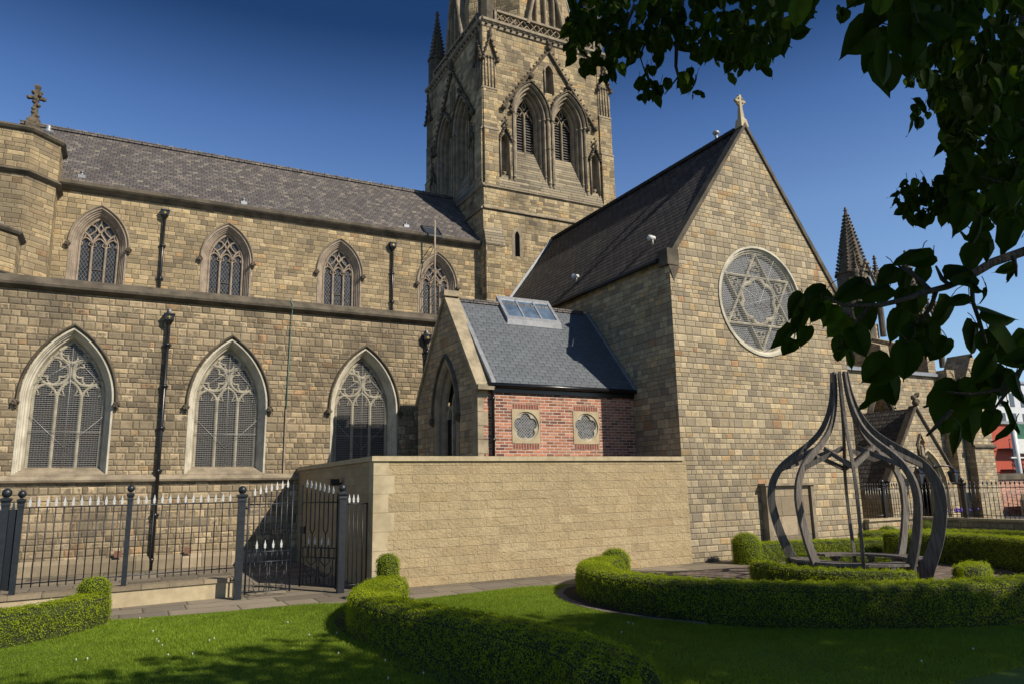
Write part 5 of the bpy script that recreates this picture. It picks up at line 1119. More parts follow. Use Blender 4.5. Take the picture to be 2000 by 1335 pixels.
# benches
def bench(a0, a1):
    mb = MB(); n = 10
    for (ri, ro) in ((.84, .95), (.97, 1.09), (1.11, 1.24)):
        L1 = []
        for k in range(n+1):
            a = a0+(a1-a0)*k/n; L1.append([pr_at(a, ri, .40), pr_at(a, ro, .40), pr_at(a, ro, .445), pr_at(a, ri, .445)])
        mb.loft(L1)
    mb.build('bench_seat', 'wood', pav); mb = MB()
    for k in range(int((a1-a0)//45)+1):
        a = a0+(a1-a0)*(k+.5)/(int((a1-a0)//45)+1); beam(mb, pr_at(a, .88, .37), pr_at(a, 1.22, .37), .04, .03); beam(mb, pr_at(a, 1.05, 0), pr_at(a+.01, 1.051, .37), .05, .05)
    mb.build('bench_support', 'wood', pav)
bench(-86, 48); bench(86, 184); bench(184, 226)

# ================================================================== GROUND
def structure(o): o['kind'] = 'structure'; return o
mb = MB(); mb.add([(-600, -400, -.012), (1200, -400, -.012), (1200, 1200, -.012), (-600, 1200, -.012)], [(0, 1, 2, 3)]); structure(mb.build('ground', 'tarmac'))
path_edge = [(-7, 13.35), (-.1, 13.25), (1.6, 13.05), (2.9, 13.0), (3.6, 12.75), (4.6, 12.55), (5.6, 12.62), (6.7, 12.78), (7.7, 12.6), (8.3, 12.75), (9.6, 13.15), (10.4, 12.9), (12.6, 13.0), (17.5, 13.4), (18.4, 13.8)]
def sheet(name, pts, z, mat):
    import bmesh
    mb = MB(); bm = bmesh.new(); vs = [bm.verts.new((x, y, z)) for x, y in pts]; es = [bm.edges.new((vs[i], vs[(i+1) % len(vs)])) for i in range(len(vs))]
    bmesh.ops.triangle_fill(bm, use_beauty=True, use_dissolve=False, edges=es); idx = {v: i for i, v in enumerate(bm.verts)}
    mb.add([tuple(v.co) for v in bm.verts], [tuple(idx[v] for v in f.verts) for f in bm.faces]); bm.free(); return structure(mb.build(name, mat))
sheet('path', [(-9, 12.6), (12.2, 12.2), (20.9, 12.2), (20.9, 21.2), (-9, 21.2)], 0, 'flags')
arc = [(PC[0]-1.1+5.35*math.cos(a), PC[1]-.2+4.7*math.sin(a)) for a in [rad(t) for t in range(100, 275, 6)]]
LE = [(7.85, 12.55), (7.35, 12.25), (6.95, 11.75), (6.68, 11.1), (6.52, 10.3), (6.54, 9.5), (6.75, 8.75), (7.10, 8.05), (7.60, 7.40), (8.25, 6.82), (9.0, 6.36), (10.1, 5.92), (11.5, 5.58), (13.5, 5.48), (24, 5.48)]
sheet('lawn', [(-9, 13.3)]+path_edge[1:9]+LE+[(24, -8), (-9, -8)], .012, 'lawn')
def offset_line(L, o):
    L = np.array(L); T = np.gradient(L, axis=0); T /= np.linalg.norm(T, axis=1)[:, None]; return L+np.c_[-T[:, 1], T[:, 0]]*o
K2 = offset_line(LE, .13)
mb = MB(); mb.loft([[(*a, -.01), (*a, .022), (*b, .022), (*b, -.01)] for a, b in list(zip(LE, K2))[:8]], True, True); structure(mb.build('kerb', 'kerb'))
K3 = offset_line(LE, 1.0)
sheet('planting_bed', [tuple(q) for q in K2]+[tuple(q) for q in K3[::-1]], .016, 'soil')
sheet('soil_strip', [(3.95, 12.9), (3.5, 12.3), (3.05, 11.8), (2.8, 11.0), (2.72, 10.0), (2.75, 9.0), (2.72, 8.0), (2.95, 7.0), (3.1, 6.0), (2.9, 4.4), (4.0, 4.4), (4.15, 5.6), (4.1, 6.8), (3.8, 7.9), (3.6, 9.2), (3.62, 10.6), (3.9, 11.4), (4.5, 12.3)], .020, 'soil')
sheet('paved_circle', [tuple(q) for q in offset_line(LE, .9)][:13]+[(14, 6.3), (20.5, 6.3), (20.5, 12.1), (17.5, 12.6), (13, 12.9), (10.5, 12.8), (9.4, 13.0)], .006, 'pavers')
sheet('road', [(21.5, 8), (90, -20), (120, 60), (60, 30), (30, 14)], .002, 'tarmac')

# grass blades: one mesh that nobody could count
def inside(P, poly):
    x, y = P[:, 0], P[:, 1]; c = np.zeros(len(P), bool); poly = np.array(poly); j = len(poly)-1
    for i in range(len(poly)):
        a, b = poly[i], poly[j]
        with np.errstate(divide='ignore', invalid='ignore'): c ^= ((a[1] > y) != (b[1] > y)) & (x < (b[0]-a[0])*(y-a[1])/(b[1]-a[1])+a[0])
        j = i
    return c
LAWN = [(-9, 13.3)]+path_edge[1:9]+LE+[(24, -8), (-9, -8)]
G = np.c_[RNG.uniform(-2.6, 12.5, 620000), RNG.uniform(4.6, 13.3, 620000)]
G = G[inside(G, LAWN)]
dist = np.hypot(G[:, 0], G[:, 1]); ang = np.degrees(np.arctan2(G[:, 0], G[:, 1])); G = G[(ang > -14) & (ang < 70) & (dist > 5.8)]
n = len(G); h = RNG.uniform(.018, .042, n)*(1+.35*np.sin(G[:, 0]*1.7)*np.sin(G[:, 1]*1.3)); an = RNG.random(n)*6.283; ln = RNG.normal(0, .016, (n, 2)); wv = .0035+.002*RNG.random(n)
Bs = np.c_[G, np.full(n, .008)]; dx = np.c_[np.cos(an)*wv, np.sin(an)*wv, np.zeros(n)]
V = np.stack([Bs-dx, Bs+dx, Bs+np.c_[ln, h]], 1).reshape(-1, 3)
tone = np.clip(.5+.22*np.sin(G[:, 0]*.9+G[:, 1]*.6)+RNG.normal(0, .2, n), 0, 1)
o = merge_np('grass', V, np.arange(3*n).reshape(n, 3), 'grass', None, tone); tag(o, 'short mown lawn grass between the box hedges', 'grass', kind='stuff')
# daisies
P = [gp(x, y)[:2] for x, y in ((748, 1335-38), (765, 1330), (1215-0, 1240), (1222, 1222), (1230, 1224), (305, 1252), (310, 1258), (322, 1265), (405, 1255), (408, 1252), (275, 1210), (300, 1238), (333, 1283), (380, 1282), (145, 1293), (170, 1292), (655, 1280), (658, 1240), (820, 1322), (1225, 1219), (1900, 1275), (1795, 1298), (600, 1245), (560, 1220))]
P = [p for p in P if np.hypot(*p) > 5.5]; mb = MB()
for p in P:
    for _ in range(1): q = p+RNG.normal(0, .03, 2); mb.lathe((q[0], q[1], .045), [(.003, -.03), (.0085, 0), (.007, .004), (.002, .005)], 7)
o = mb.build('daisies', 'white_petal'); tag(o, 'scattered white daisies in the lawn', 'flowers', kind='stuff')
# strap-leaved plants in the bed
def strap_plant(x, y, n, h, label, mat='strap', wd=.012, spread=.5, name='strap_leaved_plant'):
    mb = MB()
    for k in range(n):
        a = RNG.random()*6.283; L_ = h*(.6+.5*RNG.random()); sp_ = spread*(.4+.8*RNG.random()); e = np.array([math.cos(a), math.sin(a)]); t = np.array([-e[1], e[0]]); ls = []
        for f in (0, .35, .7, 1): r = sp_*L_*f*f*1.2+.01; z = L_*(f-.45*f*f*sp_*1.2); w_ = wd*(1-f*.9); ls.append([(x+e[0]*r-t[0]*w_, y+e[1]*r-t[1]*w_, .02+z), (x+e[0]*r+t[0]*w_, y+e[1]*r+t[1]*w_, .02+z)])
        mb.loft(ls, False, False)
    o = mb.build(name, mat); o.location = (0, 0, 0)
    return tag(o, label, 'plant', 'small plants along the hedge foot')
q = g2(1545, 1222); strap_plant(q[0], q[1]+.05, 26, .30, 'spiky pale green plant at the foot of the long front hedge', wd=.008, spread=1.2)
q = g2(1322, 1213); strap_plant(q[0], q[1]+.05, 9, .14, 'small broad-leaved plant at the foot of the long front hedge near its left bend', wd=.02, spread=.8)
q = g2(1800, 1226); strap_plant(q[0], q[1]+.03, 9, .14, 'thin grass tuft at the foot of the long front hedge towards the right', wd=.006)
strap_plant(4.25, 6.9, 26, .50, 'tall thin grass tuft at the near end of the middle hedge', wd=.004, spread=.5)
q = g2(75, 1245); strap_plant(q[0], q[1], 14, .16, 'small grassy plant at the foot of the left hedge', wd=.008)
p = on(1880, 998, 1, 15.0)
mb = MB()
for k in range(70): mb.ball((p[0]+RNG.normal(0, .28), 15+RNG.normal(0, .1), .78+RNG.random()*.12), .03, 5, 4)
o = mb.build('purple_flowers', 'purple'); tag(o, 'patch of purple flowers behind the right-hand railings', 'flowers', kind='stuff')

# ================================================================== THINGS BEYOND THE RIGHT WALL
def bldg(name, label, x0, x1, y0, y1, z0, z1, mat, wins, wmat='window_glass'):
    b = empty(name, ((x0+x1)/2, y0, 0), label, 'building'); mb = MB(); mb.box(x0, x1, y0, y1, z0, z1); mb.build('wall', mat, b)
    mb = MB(); mb.box(x0-.3, x1+.3, y0-.3, y1+.3, z1, z1+.35); mb.build('roof_edge', 'lead', b)
    for (a, c, z, w_, h) in wins: mb = MB(); mb.box(a-w_/2, a+w_/2, y0-.06, y0+.1, z-h/2, z+h/2); mb.build('window', wmat, b)
    return b
M['red_render'] = plain('red cladding', (.42, .065, .03), .7, var=.12, scale=2)
M['white_render'] = plain('pale render', (.62, .64, .66), .7, var=.1, scale=1)
M['green_board'] = plain('green hoarding', (.03, .14, .08), .6, var=.6, scale=3)
M['van_white'] = plain('white car paint', (.6, .6, .6), .25, spec=.6, var=.05)
M['car_dark'] = plain('dark car paint', (.02, .022, .026), .2, spec=.6, var=.1)
rb = bldg('red_building', 'red building with black steel fire escape beyond the church', 88.5, 104, 50, 62, -1, 8.0, 'red_render', [(93, 0, 1.2, 1.2, 2.2), (99, 0, 5.5, 1.3, 1.4)])
mb = MB()
for z in (2.6, 5.0): mb.box(90, 103, 48.6, 50, z, z+.12); [mb.tube([(x, 48.6, z), (x, 48.6, z+1.1)], .04, 4) for x in np.arange(90, 103.1, 1.0)]; mb.tube([(90, 48.6, z+1.1), (103, 48.6, z+1.1)], .04, 4)
for k in range(12): mb.box(93.5+k*.42, 93.95+k*.42, 48.2, 48.6, 5.0-k*.21, 5.06-k*.21)
mb.tube([(93.5, 48.2, 6.1), (98.7, 48.2, 3.6)], .05, 4); mb.tube([(93.5, 48.2, 5.0), (98.7, 48.2, 2.5)], .08, 4)
mb.build('fire_escape', 'black', rb)
bldg('white_building', 'white multi-storey building with narrow windows behind the red building', 127, 170, 70, 90, -1, 17.5, 'white_render', [(x, 0, z, 1.3, 2.3) for x in np.arange(129, 168, 3.2) for z in (11.2, 14.6)])
mb = MB(); mb.tube([(46.9, 25, -.5), (46.9, 25, 5.2)], .16, 8); bp = mb.build('banner_pole', 'plastic_white'); tag(bp, 'white pole with a small banner in front of the red building', 'pole')
mb = MB(); mb.box(47.1, 48.3, 24.97, 25.03, 3.2, 5.0); mb.build('banner', 'green_board', bp); mb = MB(); mb.box(47.15, 48.1, 24.96, 24.968, 3.25, 4.1); mb.build('banner_print', 'plastic_white', bp); mb = MB(); mb.box(46.2, 48.6, 24.95, 25.05, 2.95, 3.03); mb.build('banner_arm', 'plastic_white', bp)
ks = empty('gate_pier', (41.5, 22, 0), 'wide dark brick pier with a stone cap beyond the railings at the right edge', 'pier')
mb = MB(); mb.box(38.9, 45, 22, 23, -.5, 1.75); mb.build('pier_body', 'brick', ks); mb = MB(); mb.poly([(38.7, 21.9, 1.75), (39.3, 21.9, 2.05), (45, 21.9, 2.05), (45, 21.9, 1.75)], (0, 1.2, 0)); mb.build('cap', 'dressed_dark', ks)
mb = MB(); mb.poly([(39.6, 20.5, -.5), (39.6, 20.5, .75), (39.9, 20.5, 1.05), (45, 20.5, 1.05), (45, 20.5, -.5)], (0, .8, 0)); tag(mb.build('stone_block', 'coping'), 'cream stone block with chamfered top beyond the railings at the right edge', 'stone block')
mb = MB(); mb.box(86.0, 92.5, 49.2, 49.4, -1, 1.3); tag(mb.build('hoarding', 'green_board'), 'green board at the foot of the red building', 'hoarding')
# dark car, rear to the camera
cp_ = pd(1938, 985, 45.)
car = empty('parked_car', (cp_[0], cp_[1], 0), 'dark car seen through the railings, half hidden behind the cream block', 'car')
cx_, cy2 = cp_[0], cp_[1]
mb = MB(); secs = [(-2.1, .35, .75, .84), (-2.05, .25, .95, .88), (-1.5, .2, 1.0, .9), (1.2, .2, .95, .9), (2.0, .22, .8, .88), (2.15, .35, .65, .8)]
mb.loft([[(cx_+a*w_, cy2+y, z) for a, z in ((-1, zb), (1, zb), (1.0, (zb+zt)/2), (.94, zt), (-.94, zt), (-1, (zb+zt)/2))] for y, zb, zt, w_ in secs]); mb.build('body', 'car_dark', car)
mb = MB(); mb.loft([[(cx_+a*w_, cy2+y, z) for a, z in ((-1, zb), (1, zb), (.85, zt), (-.85, zt))] for y, zb, zt, w_ in ((-1.95, .9, .95, .75), (-1.3, .9, 1.42, .76), (.3, .9, 1.45, .76), (1.1, .9, .98, .78))]); mb.build('cabin_glass', 'window_glass', car)
for a in (-1, 1):
    for y in (-1.35, 1.35): mb = MB(); mb.tube([(cx_+a*.78, cy2+y, .31), (cx_+a*.92, cy2+y, .31)], .31, 14); mb.build('wheel', 'black', car)
    mb = MB(); mb.box(cx_+a*.78-.1, cx_+a*.78+.1, cy2-2.14, cy2-2.05, .68, .86); mb.build('headlight', 'plastic_white', car)
mb = MB(); mb.box(cx_-.26, cx_+.26, cy2-2.14, cy2-2.09, .45, .56); mb.build('number_plate', 'plastic_white', car)

# ================================================================== TREE (its crown overhangs the camera and shades the near lawn)
tree = empty('lime_tree', (10.6, -4.6, 0), 'broad lime tree whose dark leafy branches hang into the top and right of the view', 'tree')
mb = MB(); mb.tube([(10.6, -4.6, -.1), (10.6, -4.6, .5), (10.55, -4.55, 2.5), (10.4, -4.4, 4.8), (10.2, -4.1, 7.5), (10.0, -3.9, 10.5)], [.48, .38, .33, .28, .18, .06], 14); mb.build('trunk', 'bark', tree)
def heart(n):
    """leaf template: outline in (x across, y along), base at 0, tip at y=-1, slight fold and droop"""
    out = [(0, 0), (.18, .07), (.38, .02), (.50, -.18), (.50, -.42), (.38, -.66), (.20, -.84), (.03, -.97), (0, -1.08)]
    return np.array(out)
HT = heart(0)
def near_leaves(Pb, size, down, face, fold=.22, curl=.25):
    """Pb base points (n,3); down: hang direction (n,3); face: approximate normal (n,3)"""
    n = len(Pb)
    if n == 0: return np.zeros((0, 3)), np.zeros((0, 3), int), 1
    dn = down/np.linalg.norm(down, axis=1)[:, None]; f = face-dn*(face*dn).sum(1)[:, None]; f /= np.linalg.norm(f, axis=1)[:, None]; sd = np.cross(dn, f)
    mid = np.array([0, -.25, -.5, -.75, -1.08]); V = []; k = len(HT); idx = []
    L = size[:, None]; WS = RNG.uniform(.68, 1.08, (n, 1)); CU = RNG.uniform(-.1, .75, (n, 1)); SK = RNG.normal(0, .10, (n, 1))
    ripple = RNG.normal(0, .035, (n, k))
    half = []
    for s in (-1, 1):
        P_ = []
        for j, (a, b) in enumerate(HT):
            d_ = -b; P_.append(Pb+dn*L*d_*1.0+sd*L*(a*s*.92*WS+SK*d_*d_)-f*L*(fold*abs(a)+CU*d_*d_+ripple[:, j:j+1]*s))
        half.append(np.stack(P_, 1))
    M_ = np.stack([Pb+dn*L*(-m)+sd*L*SK*m*m-f*L*(CU*m*m) for m in mid], 1)
    V = np.concatenate([half[0], half[1], M_], 1)  # 9+9+5
    T_ = []
    for s in (0, 1):
        o = s*9
        def m(i): return 18+i
        quads = [(o+0, o+1, o+2, m(0)), (m(0), o+2, o+3, m(1)), (m(1), o+3, o+4, m(2)), (m(2), o+4, o+5, m(3)), (m(3), o+5, o+6, m(3)), (m(3), o+6, o+7, m(4)), (o+7, o+8, m(4), o+7)]
        for q in quads:
            if len(set(q)) == 4: T_ += [(q[0], q[1], q[2]), (q[0], q[2], q[3])]
            else: T_.append(tuple(dict.fromkeys(q)))
    T_ = np.array(T_); Fc = (T_[None]+(np.arange(n)*23)[:, None, None]).reshape(-1, 3)
    return V.reshape(-1, 3), Fc, len(T_)
LV = []; LF = []; LT = []; nv = 0
def put_leaves(Pb, size, down, face, **k):
    global nv
    V, Fc, m = near_leaves(np.asarray(Pb, float), np.asarray(size, float), np.asarray(down, float), np.asarray(face, float), **k)
    LV.append(V); LF.append(Fc+nv); nv += len(V); LT.append(np.repeat(np.where(RNG.random(len(Pb)) < .08, .95, np.clip(RNG.normal(.3, .18, len(Pb)), 0, .6)), m))
TW_ = MB()
def unit(v): v = np.asarray(v, float); return v/np.linalg.norm(v)
# --- the low branch at the right, surveyed at 1.35 m
def bpt(x, y, D=1.35): return pd(x, y, D)
def q5(cx, cy): return (1450+.337*cx, 450+.337*cy)
br = [(2060, 470, 1.45), (1995, 493, 1.42), (1940, 512, 1.40), (1893, 540, 1.38), (1850, 560, 1.36), (1810, 570, 1.35), (1770, 584, 1.34), (1720, 596, 1.33), (1680, 597, 1.32), (1645, 596, 1.31), (1612, 580, 1.30)]
TW_.tube([bpt(*b) for b in br], [.010, .009, .0085, .008, .006, .0055, .005, .0045, .004, .003, .002], 7)
for pts in ([(1897, 538), (1900, 590), (1912, 625), (1925, 670), (1930, 690)], [(1830, 565), (1818, 600), (1795, 630), (1775, 670), (1750, 700)], [(2060, 660), (2000, 715), (1955, 760), (1900, 770), (1850, 765)], [(1700, 598), (1680, 620), (1665, 650), (1660, 668)], [(1820, 570), (1800, 550), (1775, 530), (1755, 520)], [(1978, 500), (1983, 520), (1985, 540)], [(2030, 640), (1985, 740), (1940, 800)], [(1855, 558), (1840, 545), (1828, 520)], [(1860, 800), (1830, 830), (1810, 850)]):
    TW_.tube([bpt(x, y, 1.36+.02*i) for i, (x, y) in enumerate(pts)], [.004]*(len(pts)-1)+[.002], 6)
TW_.tube([bpt(2060, 660, 1.4), bpt(2150, 560, 1.6), bpt(2400, 300, 2.4)], [.005, .01, .02], 6); TW_.tube([bpt(2060, 470, 1.45), bpt(2300, 350, 1.8), bpt(2700, 0, 3)], [.010, .014, .025], 6)
low = [(945, 140, 200, 75), (1045, 180, 150, 60), (830, 260, 150, 50), (930, 290, 150, 20), (1050, 270, 130, 10), (1210, 250, 220, 80), (605, 330, 220, 75), (760, 360, 200, 70), (400, 385, 200, 65), (290, 450, 190, 40), (500, 510, 170, 15), (555, 560, 170, 45), (350, 540, 170, 10), (240, 640, 190, 35), (370, 620, 130, 5), (290, 690, 120, 10), (710, 495, 170, -10), (890, 540, 180, 25), (1030, 420, 200, -15), (685, 650, 200, -25), (565, 680, 120, 30), (575, 735, 90, 0), (650, 740, 120, -30), (920, 400, 130, 20), (1180, 490, 210, 15), (960, 640, 220, 30), (1110, 640, 210, -20), (1160, 700, 160, 20), (790, 830, 220, 40), (950, 770, 240, 5), (800, 980, 230, 20), (890, 930, 240, -30), (1305, 640, 230, 25), (1180, 1050, 290, 30), (1350, 960, 230, -10), (1440, 1020, 210, 10), (1335, 1130, 230, -20), (1250, 1220, 190, 10), (1200, 990, 250, 15), (1400, 800, 230, 35), (1500, 680, 270, -35), (1390, 320, 140, -75), (1465, 380, 150, -45), (1500, 490, 240, -80), (1540, 230, 110, 60), (1600, 270, 120, -20), (1310, 160, 180, 25), (1450, 130, 140, -20), (1560, 40, 210, 10), (1240, 390, 150, 80), (1600, 640, 150, 40), (1580, 930, 190, 0), (1500, 930, 170, 20), (1560, 1080, 190, -15), (1620, 760, 170, 60), (1480, 880, 200, 30), (1570, 1200, 160, 10), (1440, 1110, 160, 15), (1040, 700, 170, -30), (860, 860, 170, 25), (1010, 560, 150, 20), (430, 470, 120, 30)]
Pb, sz, dn, fc = [], [], [], []
for (cx, cy, L_, ang) in low:
    x, y = q5(cx, cy); D = 1.24+RNG.random()*.30; Lp = L_*.337*1.0; a = rad(ang)
    dimg = -UP*math.cos(a)-RT*math.sin(a); size = Lp*D/F/1.05
    b = pd(x+math.sin(a)*Lp*.5, y-math.cos(a)*Lp*.5, D)
    fwd = FW*(RNG.normal(0, .35)); Pb.append(b); sz.append(size); dn.append(dimg+fwd); narrow = abs(ang) > 44 and abs(ang) != 60
    fc.append(-FW+RT*RNG.normal(0, .35)+UP*RNG.normal(0, .3)+(UP*.9 if narrow else 0))
    # petiole
    e = b+np.array([RNG.normal(0, .01), RNG.normal(0, .01), .02]); TW_.tube([b, (b+e)/2+[0, 0, .004], e], .0008, 4)
put_leaves(Pb, sz, dn, fc)
# --- hanging masses, filled as volumes of leaves
def mass(poly, D0, D1, cover, size=None, sd=0.12, k=None):
    size = size or (.060 if D0 > 1.8 else .068)
    poly = np.array(poly, float); x0, y0 = poly.min(0); x1, y1 = poly.max(0); area = 0
    for i in range(len(poly)): area += poly[i-1][0]*poly[i][1]-poly[i][0]*poly[i-1][1]
    area = abs(area)/2; D = (D0+D1)/2; la = .62*(size*F/D)**2; n = max(3, int(area/la*cover*1.55)); out = []
    while len(out) < n:
        q = np.c_[RNG.uniform(x0, x1, 200), RNG.uniform(y0, y1, 200)]; q = q[inside(q, poly)]; out += list(q)
    q = np.array(out[:n]); Dd = RNG.uniform(D0, D1, n); Lpx = size*F/Dd
    Pb = np.array([pd(a, b-l*.55, d) for (a, b), d, l in zip(q, Dd, Lpx)])
    dn = np.tile([0, 0, -1.], (n, 1))+RNG.normal(0, .45, (n, 3)); fc = np.tile(-FW+np.array([0, 0, .25]), (n, 1))+RNG.normal(0, .5, (n, 3))
    put_leaves(Pb, size*RNG.uniform(.5, 1.2, n), dn, fc)
    for i in range(0, n, 3): p = Pb[i]; TW_.tube([p, p+np.array([RNG.normal(0, .015), RNG.normal(0, .015), .03])], .0013, 3, False)
def twig(pts, D, r=.006, r1=.002):
    m = len(pts); TW_.tube([pd(x, y, D if not isinstance(D, tuple) else D[0]+(D[1]-D[0])*i/(m-1)) for i, (x, y) in enumerate(pts)], [r+(r1-r)*i/(m-1) for i in range(m)], 6)
A = 3.2
mass([(1112, -60), (1108, 20), (1112, 95), (1125, 95), (1150, 75), (1180, 95), (1240, 110), (1300, 90), (1330, 40), (1330, -60)], 2.9, 3.8, 2.3)
mass([(1112, 60), (1115, 120), (1150, 165), (1170, 150), (1205, 125), (1160, 60)], 3.0, 3.5, 1.8); mass([(1165, 130), (1170, 165), (1205, 170), (1208, 140), (1190, 120)], 3.1, 3.4, 1.6)
mass([(1200, 60), (1210, 140), (1250, 148), (1290, 145), (1300, 110), (1260, 60)], 3.0, 3.5, 1.7)
mass([(1240, 170), (1250, 200), (1295, 210), (1322, 195), (1318, 175), (1290, 158), (1262, 160)], 3.1, 3.4, 1.7); mass([(1325, 145), (1335, 200), (1375, 205), (1378, 180), (1345, 140)], 3.1, 3.4, 1.7)
mass([(1275, 40), (1280, 75), (1300, 90), (1345, 85), (1340, 30)], 3., 3.5, 1.1); mass([(1310, 60), (1320, 95), (1350, 85), (1345, 50)], 3, 3.4, 1.2)
mass([(1345, -60), (1350, 50), (1345, 95), (1352, 125), (1400, 145), (1445, 125), (1470, 80), (1470, -60)], 2.7, 3.5, 2.2)
mass([(1415, 120), (1418, 160), (1450, 168), (1455, 140), (1480, 148), (1500, 130), (1490, 60), (1440, 60)], 2.9, 3.4, 1.6)
mass([(1470, -60), (1475, 60), (1480, 150), (1515, 150), (1530, 110), (1560, 70), (1600, 20), (1600, -60)], 1.9, 2.9, 2.0)
mass([(1500, -60), (1520, 30), (1535, 105), (1560, 110), (1600, 75), (1620, 40), (1630, -60)], 1.05, 1.35, 1.6)
mass([(1600, -60), (1640, 15), (1665, 20), (1705, 40), (1725, 15), (1740, -60)], 1.05, 1.3, 1.6)
mass([(1725, -60), (1720, 60), (1700, 110), (1685, 145), (1740, 155), (1790, 130), (1840, 115), (1860, -60)], .98, 1.35, 2.8)
mass([(1640, 15), (1640, 42), (1668, 45), (1668, 20)], 3, 3.3, 1.2)
mass([(1830, -60), (1830, 90), (1790, 130), (1800, 150), (1840, 200), (1850, 250), (1870, 330), (2040, 340), (2040, -60)], 1.9, 3.6, 3.6)
mass([(1765, 150), (1762, 168), (1800, 175), (1800, 150)], 3.6, 3.9, 1.6); mass([(1805, 160), (1810, 192), (1850, 198), (1850, 150)], 3.4, 4, 2.6)
mass([(1780, 218), (1783, 244), (1815, 246), (1860, 245), (1870, 200), (1820, 198)], 3.3, 4., 2.6); mass([(1830, 190), (1838, 250), (1845, 300), (1890, 330), (1890, 150)], 2.5, 3.5, 2.6)
mass([(1850, 300), (1842, 372), (1870, 376), (1900, 330), (1890, 280)], 2.8, 3.3, 2.8)
mass([(1758, 372), (1752, 410), (1770, 440), (1800, 445), (1830, 425), (1862, 440), (1880, 400), (1840, 366), (1800, 356)], 3.0, 3.5, 3.4)
mass([(1850, 370), (1870, 420), (1900, 440), (2040, 460), (2040, 320), (1900, 320)], 2.0, 3.3, 3.0)
mass([(1900, 400), (1882, 440), (1890, 470), (1925, 485), (1960, 440), (2020, 440), (2020, 380)], 1.25, 1.6, 1.8)
mass([(1870, 470), (1875, 515), (1905, 520), (1915, 480)], 1.5, 1.7, 1.6)
twig([(1335, -80), (1330, 40), (1322, 80), (1320, 130), (1325, 150), (1335, 155)], 3.2, .014, .004); twig([(1325, 150), (1305, 175), (1298, 185)], 3.2, .004); twig([(1280, -60), (1278, 30), (1265, 70), (1250, 110), (1262, 150)], 3.2, .010)
twig([(1240, 10), (1225, 45), (1200, 65), (1160, 80), (1130, 78)], 3.3, .009); twig([(1500, -60), (1528, 20), (1525, 60), (1505, 90)], 2.6, .01); twig([(1335, 60), (1355, 72), (1390, 100)], 3.2, .004); twig([(1210, 90), (1200, 120), (1180, 140)], 3.2, .004)
twig([(2000, -80), (1998, 60), (1985, 180), (1965, 260), (1935, 330), (1900, 365), (1862, 385), (1830, 385)], (3.2, 3.0), .02, .004); twig([(1970, 160), (1930, 210), (1900, 280), (1890, 290)], 3., .006); twig([(1900, 160), (1870, 110), (1850, 115)], 2.6, .004)
twig([(1800, 160), (1830, 158), (1900, 150), (1980, 180)], 3.6, .005); twig([(1880, 372), (1830, 372), (1815, 376)], 3.1, .003)
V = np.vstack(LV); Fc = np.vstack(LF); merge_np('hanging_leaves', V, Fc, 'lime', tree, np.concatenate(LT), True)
TW_.build('twigs', 'bark', tree)
# limbs tying the hanging sprays to the trunk, outside the view
mb = MB()
for pts, r in (([(10.35, -4.3, 5.2), (8, -2.2, 5.6), (5.2, .2, 5.0), tuple(pd(2700, 0, 3))], [.16, .11, .06, .02]), ([(10.3, -4.2, 6.2), (7, -2, 7.2), (4.2, .6, 6.4), tuple(pd(2000, -80, 3.2))], [.15, .1, .05, .015]),
               ([(10.2, -4.1, 7.2), (6.5, -2.3, 8.4), (3, .5, 7.4), tuple(pd(1500, -60, 2.6))], [.13, .08, .05, .01]), ([(6.5, -2.3, 8.4), (3.0, .2, 7.6), tuple(pd(1335, -80, 3.2))], [.07, .04, .012]), ([(3.0, .2, 7.6), tuple(pd(1280, -60, 3.2))], [.03, .01]),
               ([(10.4, -4.4, 5), (13, -5, 7.5), (15, -5.5, 9)], [.15, .09, .03]), ([(10.3, -4.3, 6), (11.5, -1.8, 8), (12, -.5, 9.5)], [.14, .08, .03]), ([(10.2, -4.1, 7.5), (9, -6.5, 9.5)], [.12, .04]), ([(10.3, -4.3, 5.5), (8.5, -1.8, 7.5), (7.5, 0, 9)], [.14, .08, .03])):
    mb.tube(pts, r, 7)
mb.build('limb', 'bark', tree)
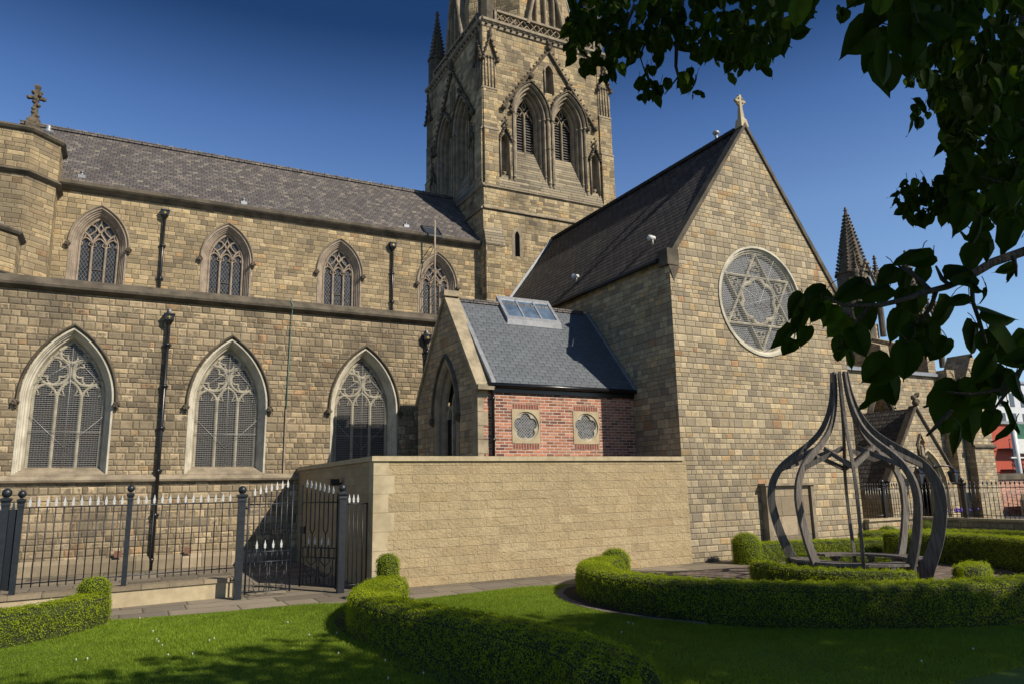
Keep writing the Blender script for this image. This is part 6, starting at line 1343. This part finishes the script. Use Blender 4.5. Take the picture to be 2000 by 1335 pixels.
# crown
def crown(parent, lobes, n, size, mat='lime', gap=.0):
    PP = []
    tot = sum(a*b*c for _, (a, b, c) in lobes)
    for (c, rr) in lobes:
        m = int(n*rr[0]*rr[1]*rr[2]/tot*(2.2 if rr[0] < 1 else 1)); v = RNG.normal(0, 1, (m, 3)); v /= np.linalg.norm(v, axis=1)[:, None]; r = RNG.random((m, 1))**.42
        PP.append(np.array(c)+v*r*np.array(rr))
    P = np.vstack(PP)
    w1 = np.sin(P[:, 0]*2.1+P[:, 1]*1.3)+np.sin(P[:, 1]*2.7-P[:, 2]*1.9)+np.sin(P[:, 2]*2.3+P[:, 0]*1.1); P = P[w1 > -1.2+gap]
    N = RNG.normal(0, 1, P.shape)+[0, 0, 1.2]; V, Fc = leaf_cloud(P, N/np.linalg.norm(N, axis=1)[:, None], size, .8, .6)
    return V, Fc
lobes = []
for (gx, yb, zc, rx, ry, rz) in ((-.8, 9.9, 8, 1.8, 1.8, 1.3), (1.2, 9.9, 8.5, 2, 2, 1.6), (3.2, 10.2, 9, 2.4, 2.4, 1.8), (5.2, 10.3, 9.5, 2.2, 2.5, 2), (6.9, 9.2, 9, 1.6, 2, 1.6), (8.5, 7.7, 9, 1.7, 2.2, 1.8), (10.3, 6.75, 9, 1.9, 2.2, 1.8), (12.6, 6.2, 9, 2.3, 2.5, 2), (15, 6.0, 9, 2.3, 2.5, 2)):
    for row in range(3):
        yc = yb-row*2.6-1.075*zc-math.sqrt(ry*ry+(1.075*rz)**2)+.25; lobes.append(((gx+.634*zc, yc, zc), (rx, ry, rz)))
for gx in np.arange(6.0, 15, .5):
    yb = np.interp(gx, [6, 6.8, 7.9, 8.7, 9.8, 11.3, 15], [10.0, 9.15, 7.55, 7.0, 6.5, 6.15, 6.0]); ry, rz, zc = .75, .5, 8.3+.4*math.sin(gx*3); yc = yb-1.075*zc-math.sqrt(ry*ry+(1.075*rz)**2)+.12+.1*math.sin(gx*7)
    lobes.append(((gx+.634*zc, yc, zc), (.7, ry, rz))); lobes.append(((gx+.634*(zc+.8), yc-.9-1.075*.8+.3, zc+.8), (.95, 1.0, .8)))
V, Fc = crown(tree, lobes, 62000, .20)
# keep the crown itself out of the camera's view cone: it is a high crown behind and beside the viewer
Pc = V.reshape(-1, 4, 3).mean(1)-EYE; dz = Pc@FW; ok = ~((dz > 0) & (np.abs(Pc@RT) < dz*.72) & (Pc@UP < dz*.485) & (Pc@UP > -dz*.49))
V = V.reshape(-1, 4, 3)[ok].reshape(-1, 3); Fc = np.arange(len(V)).reshape(-1, 4)
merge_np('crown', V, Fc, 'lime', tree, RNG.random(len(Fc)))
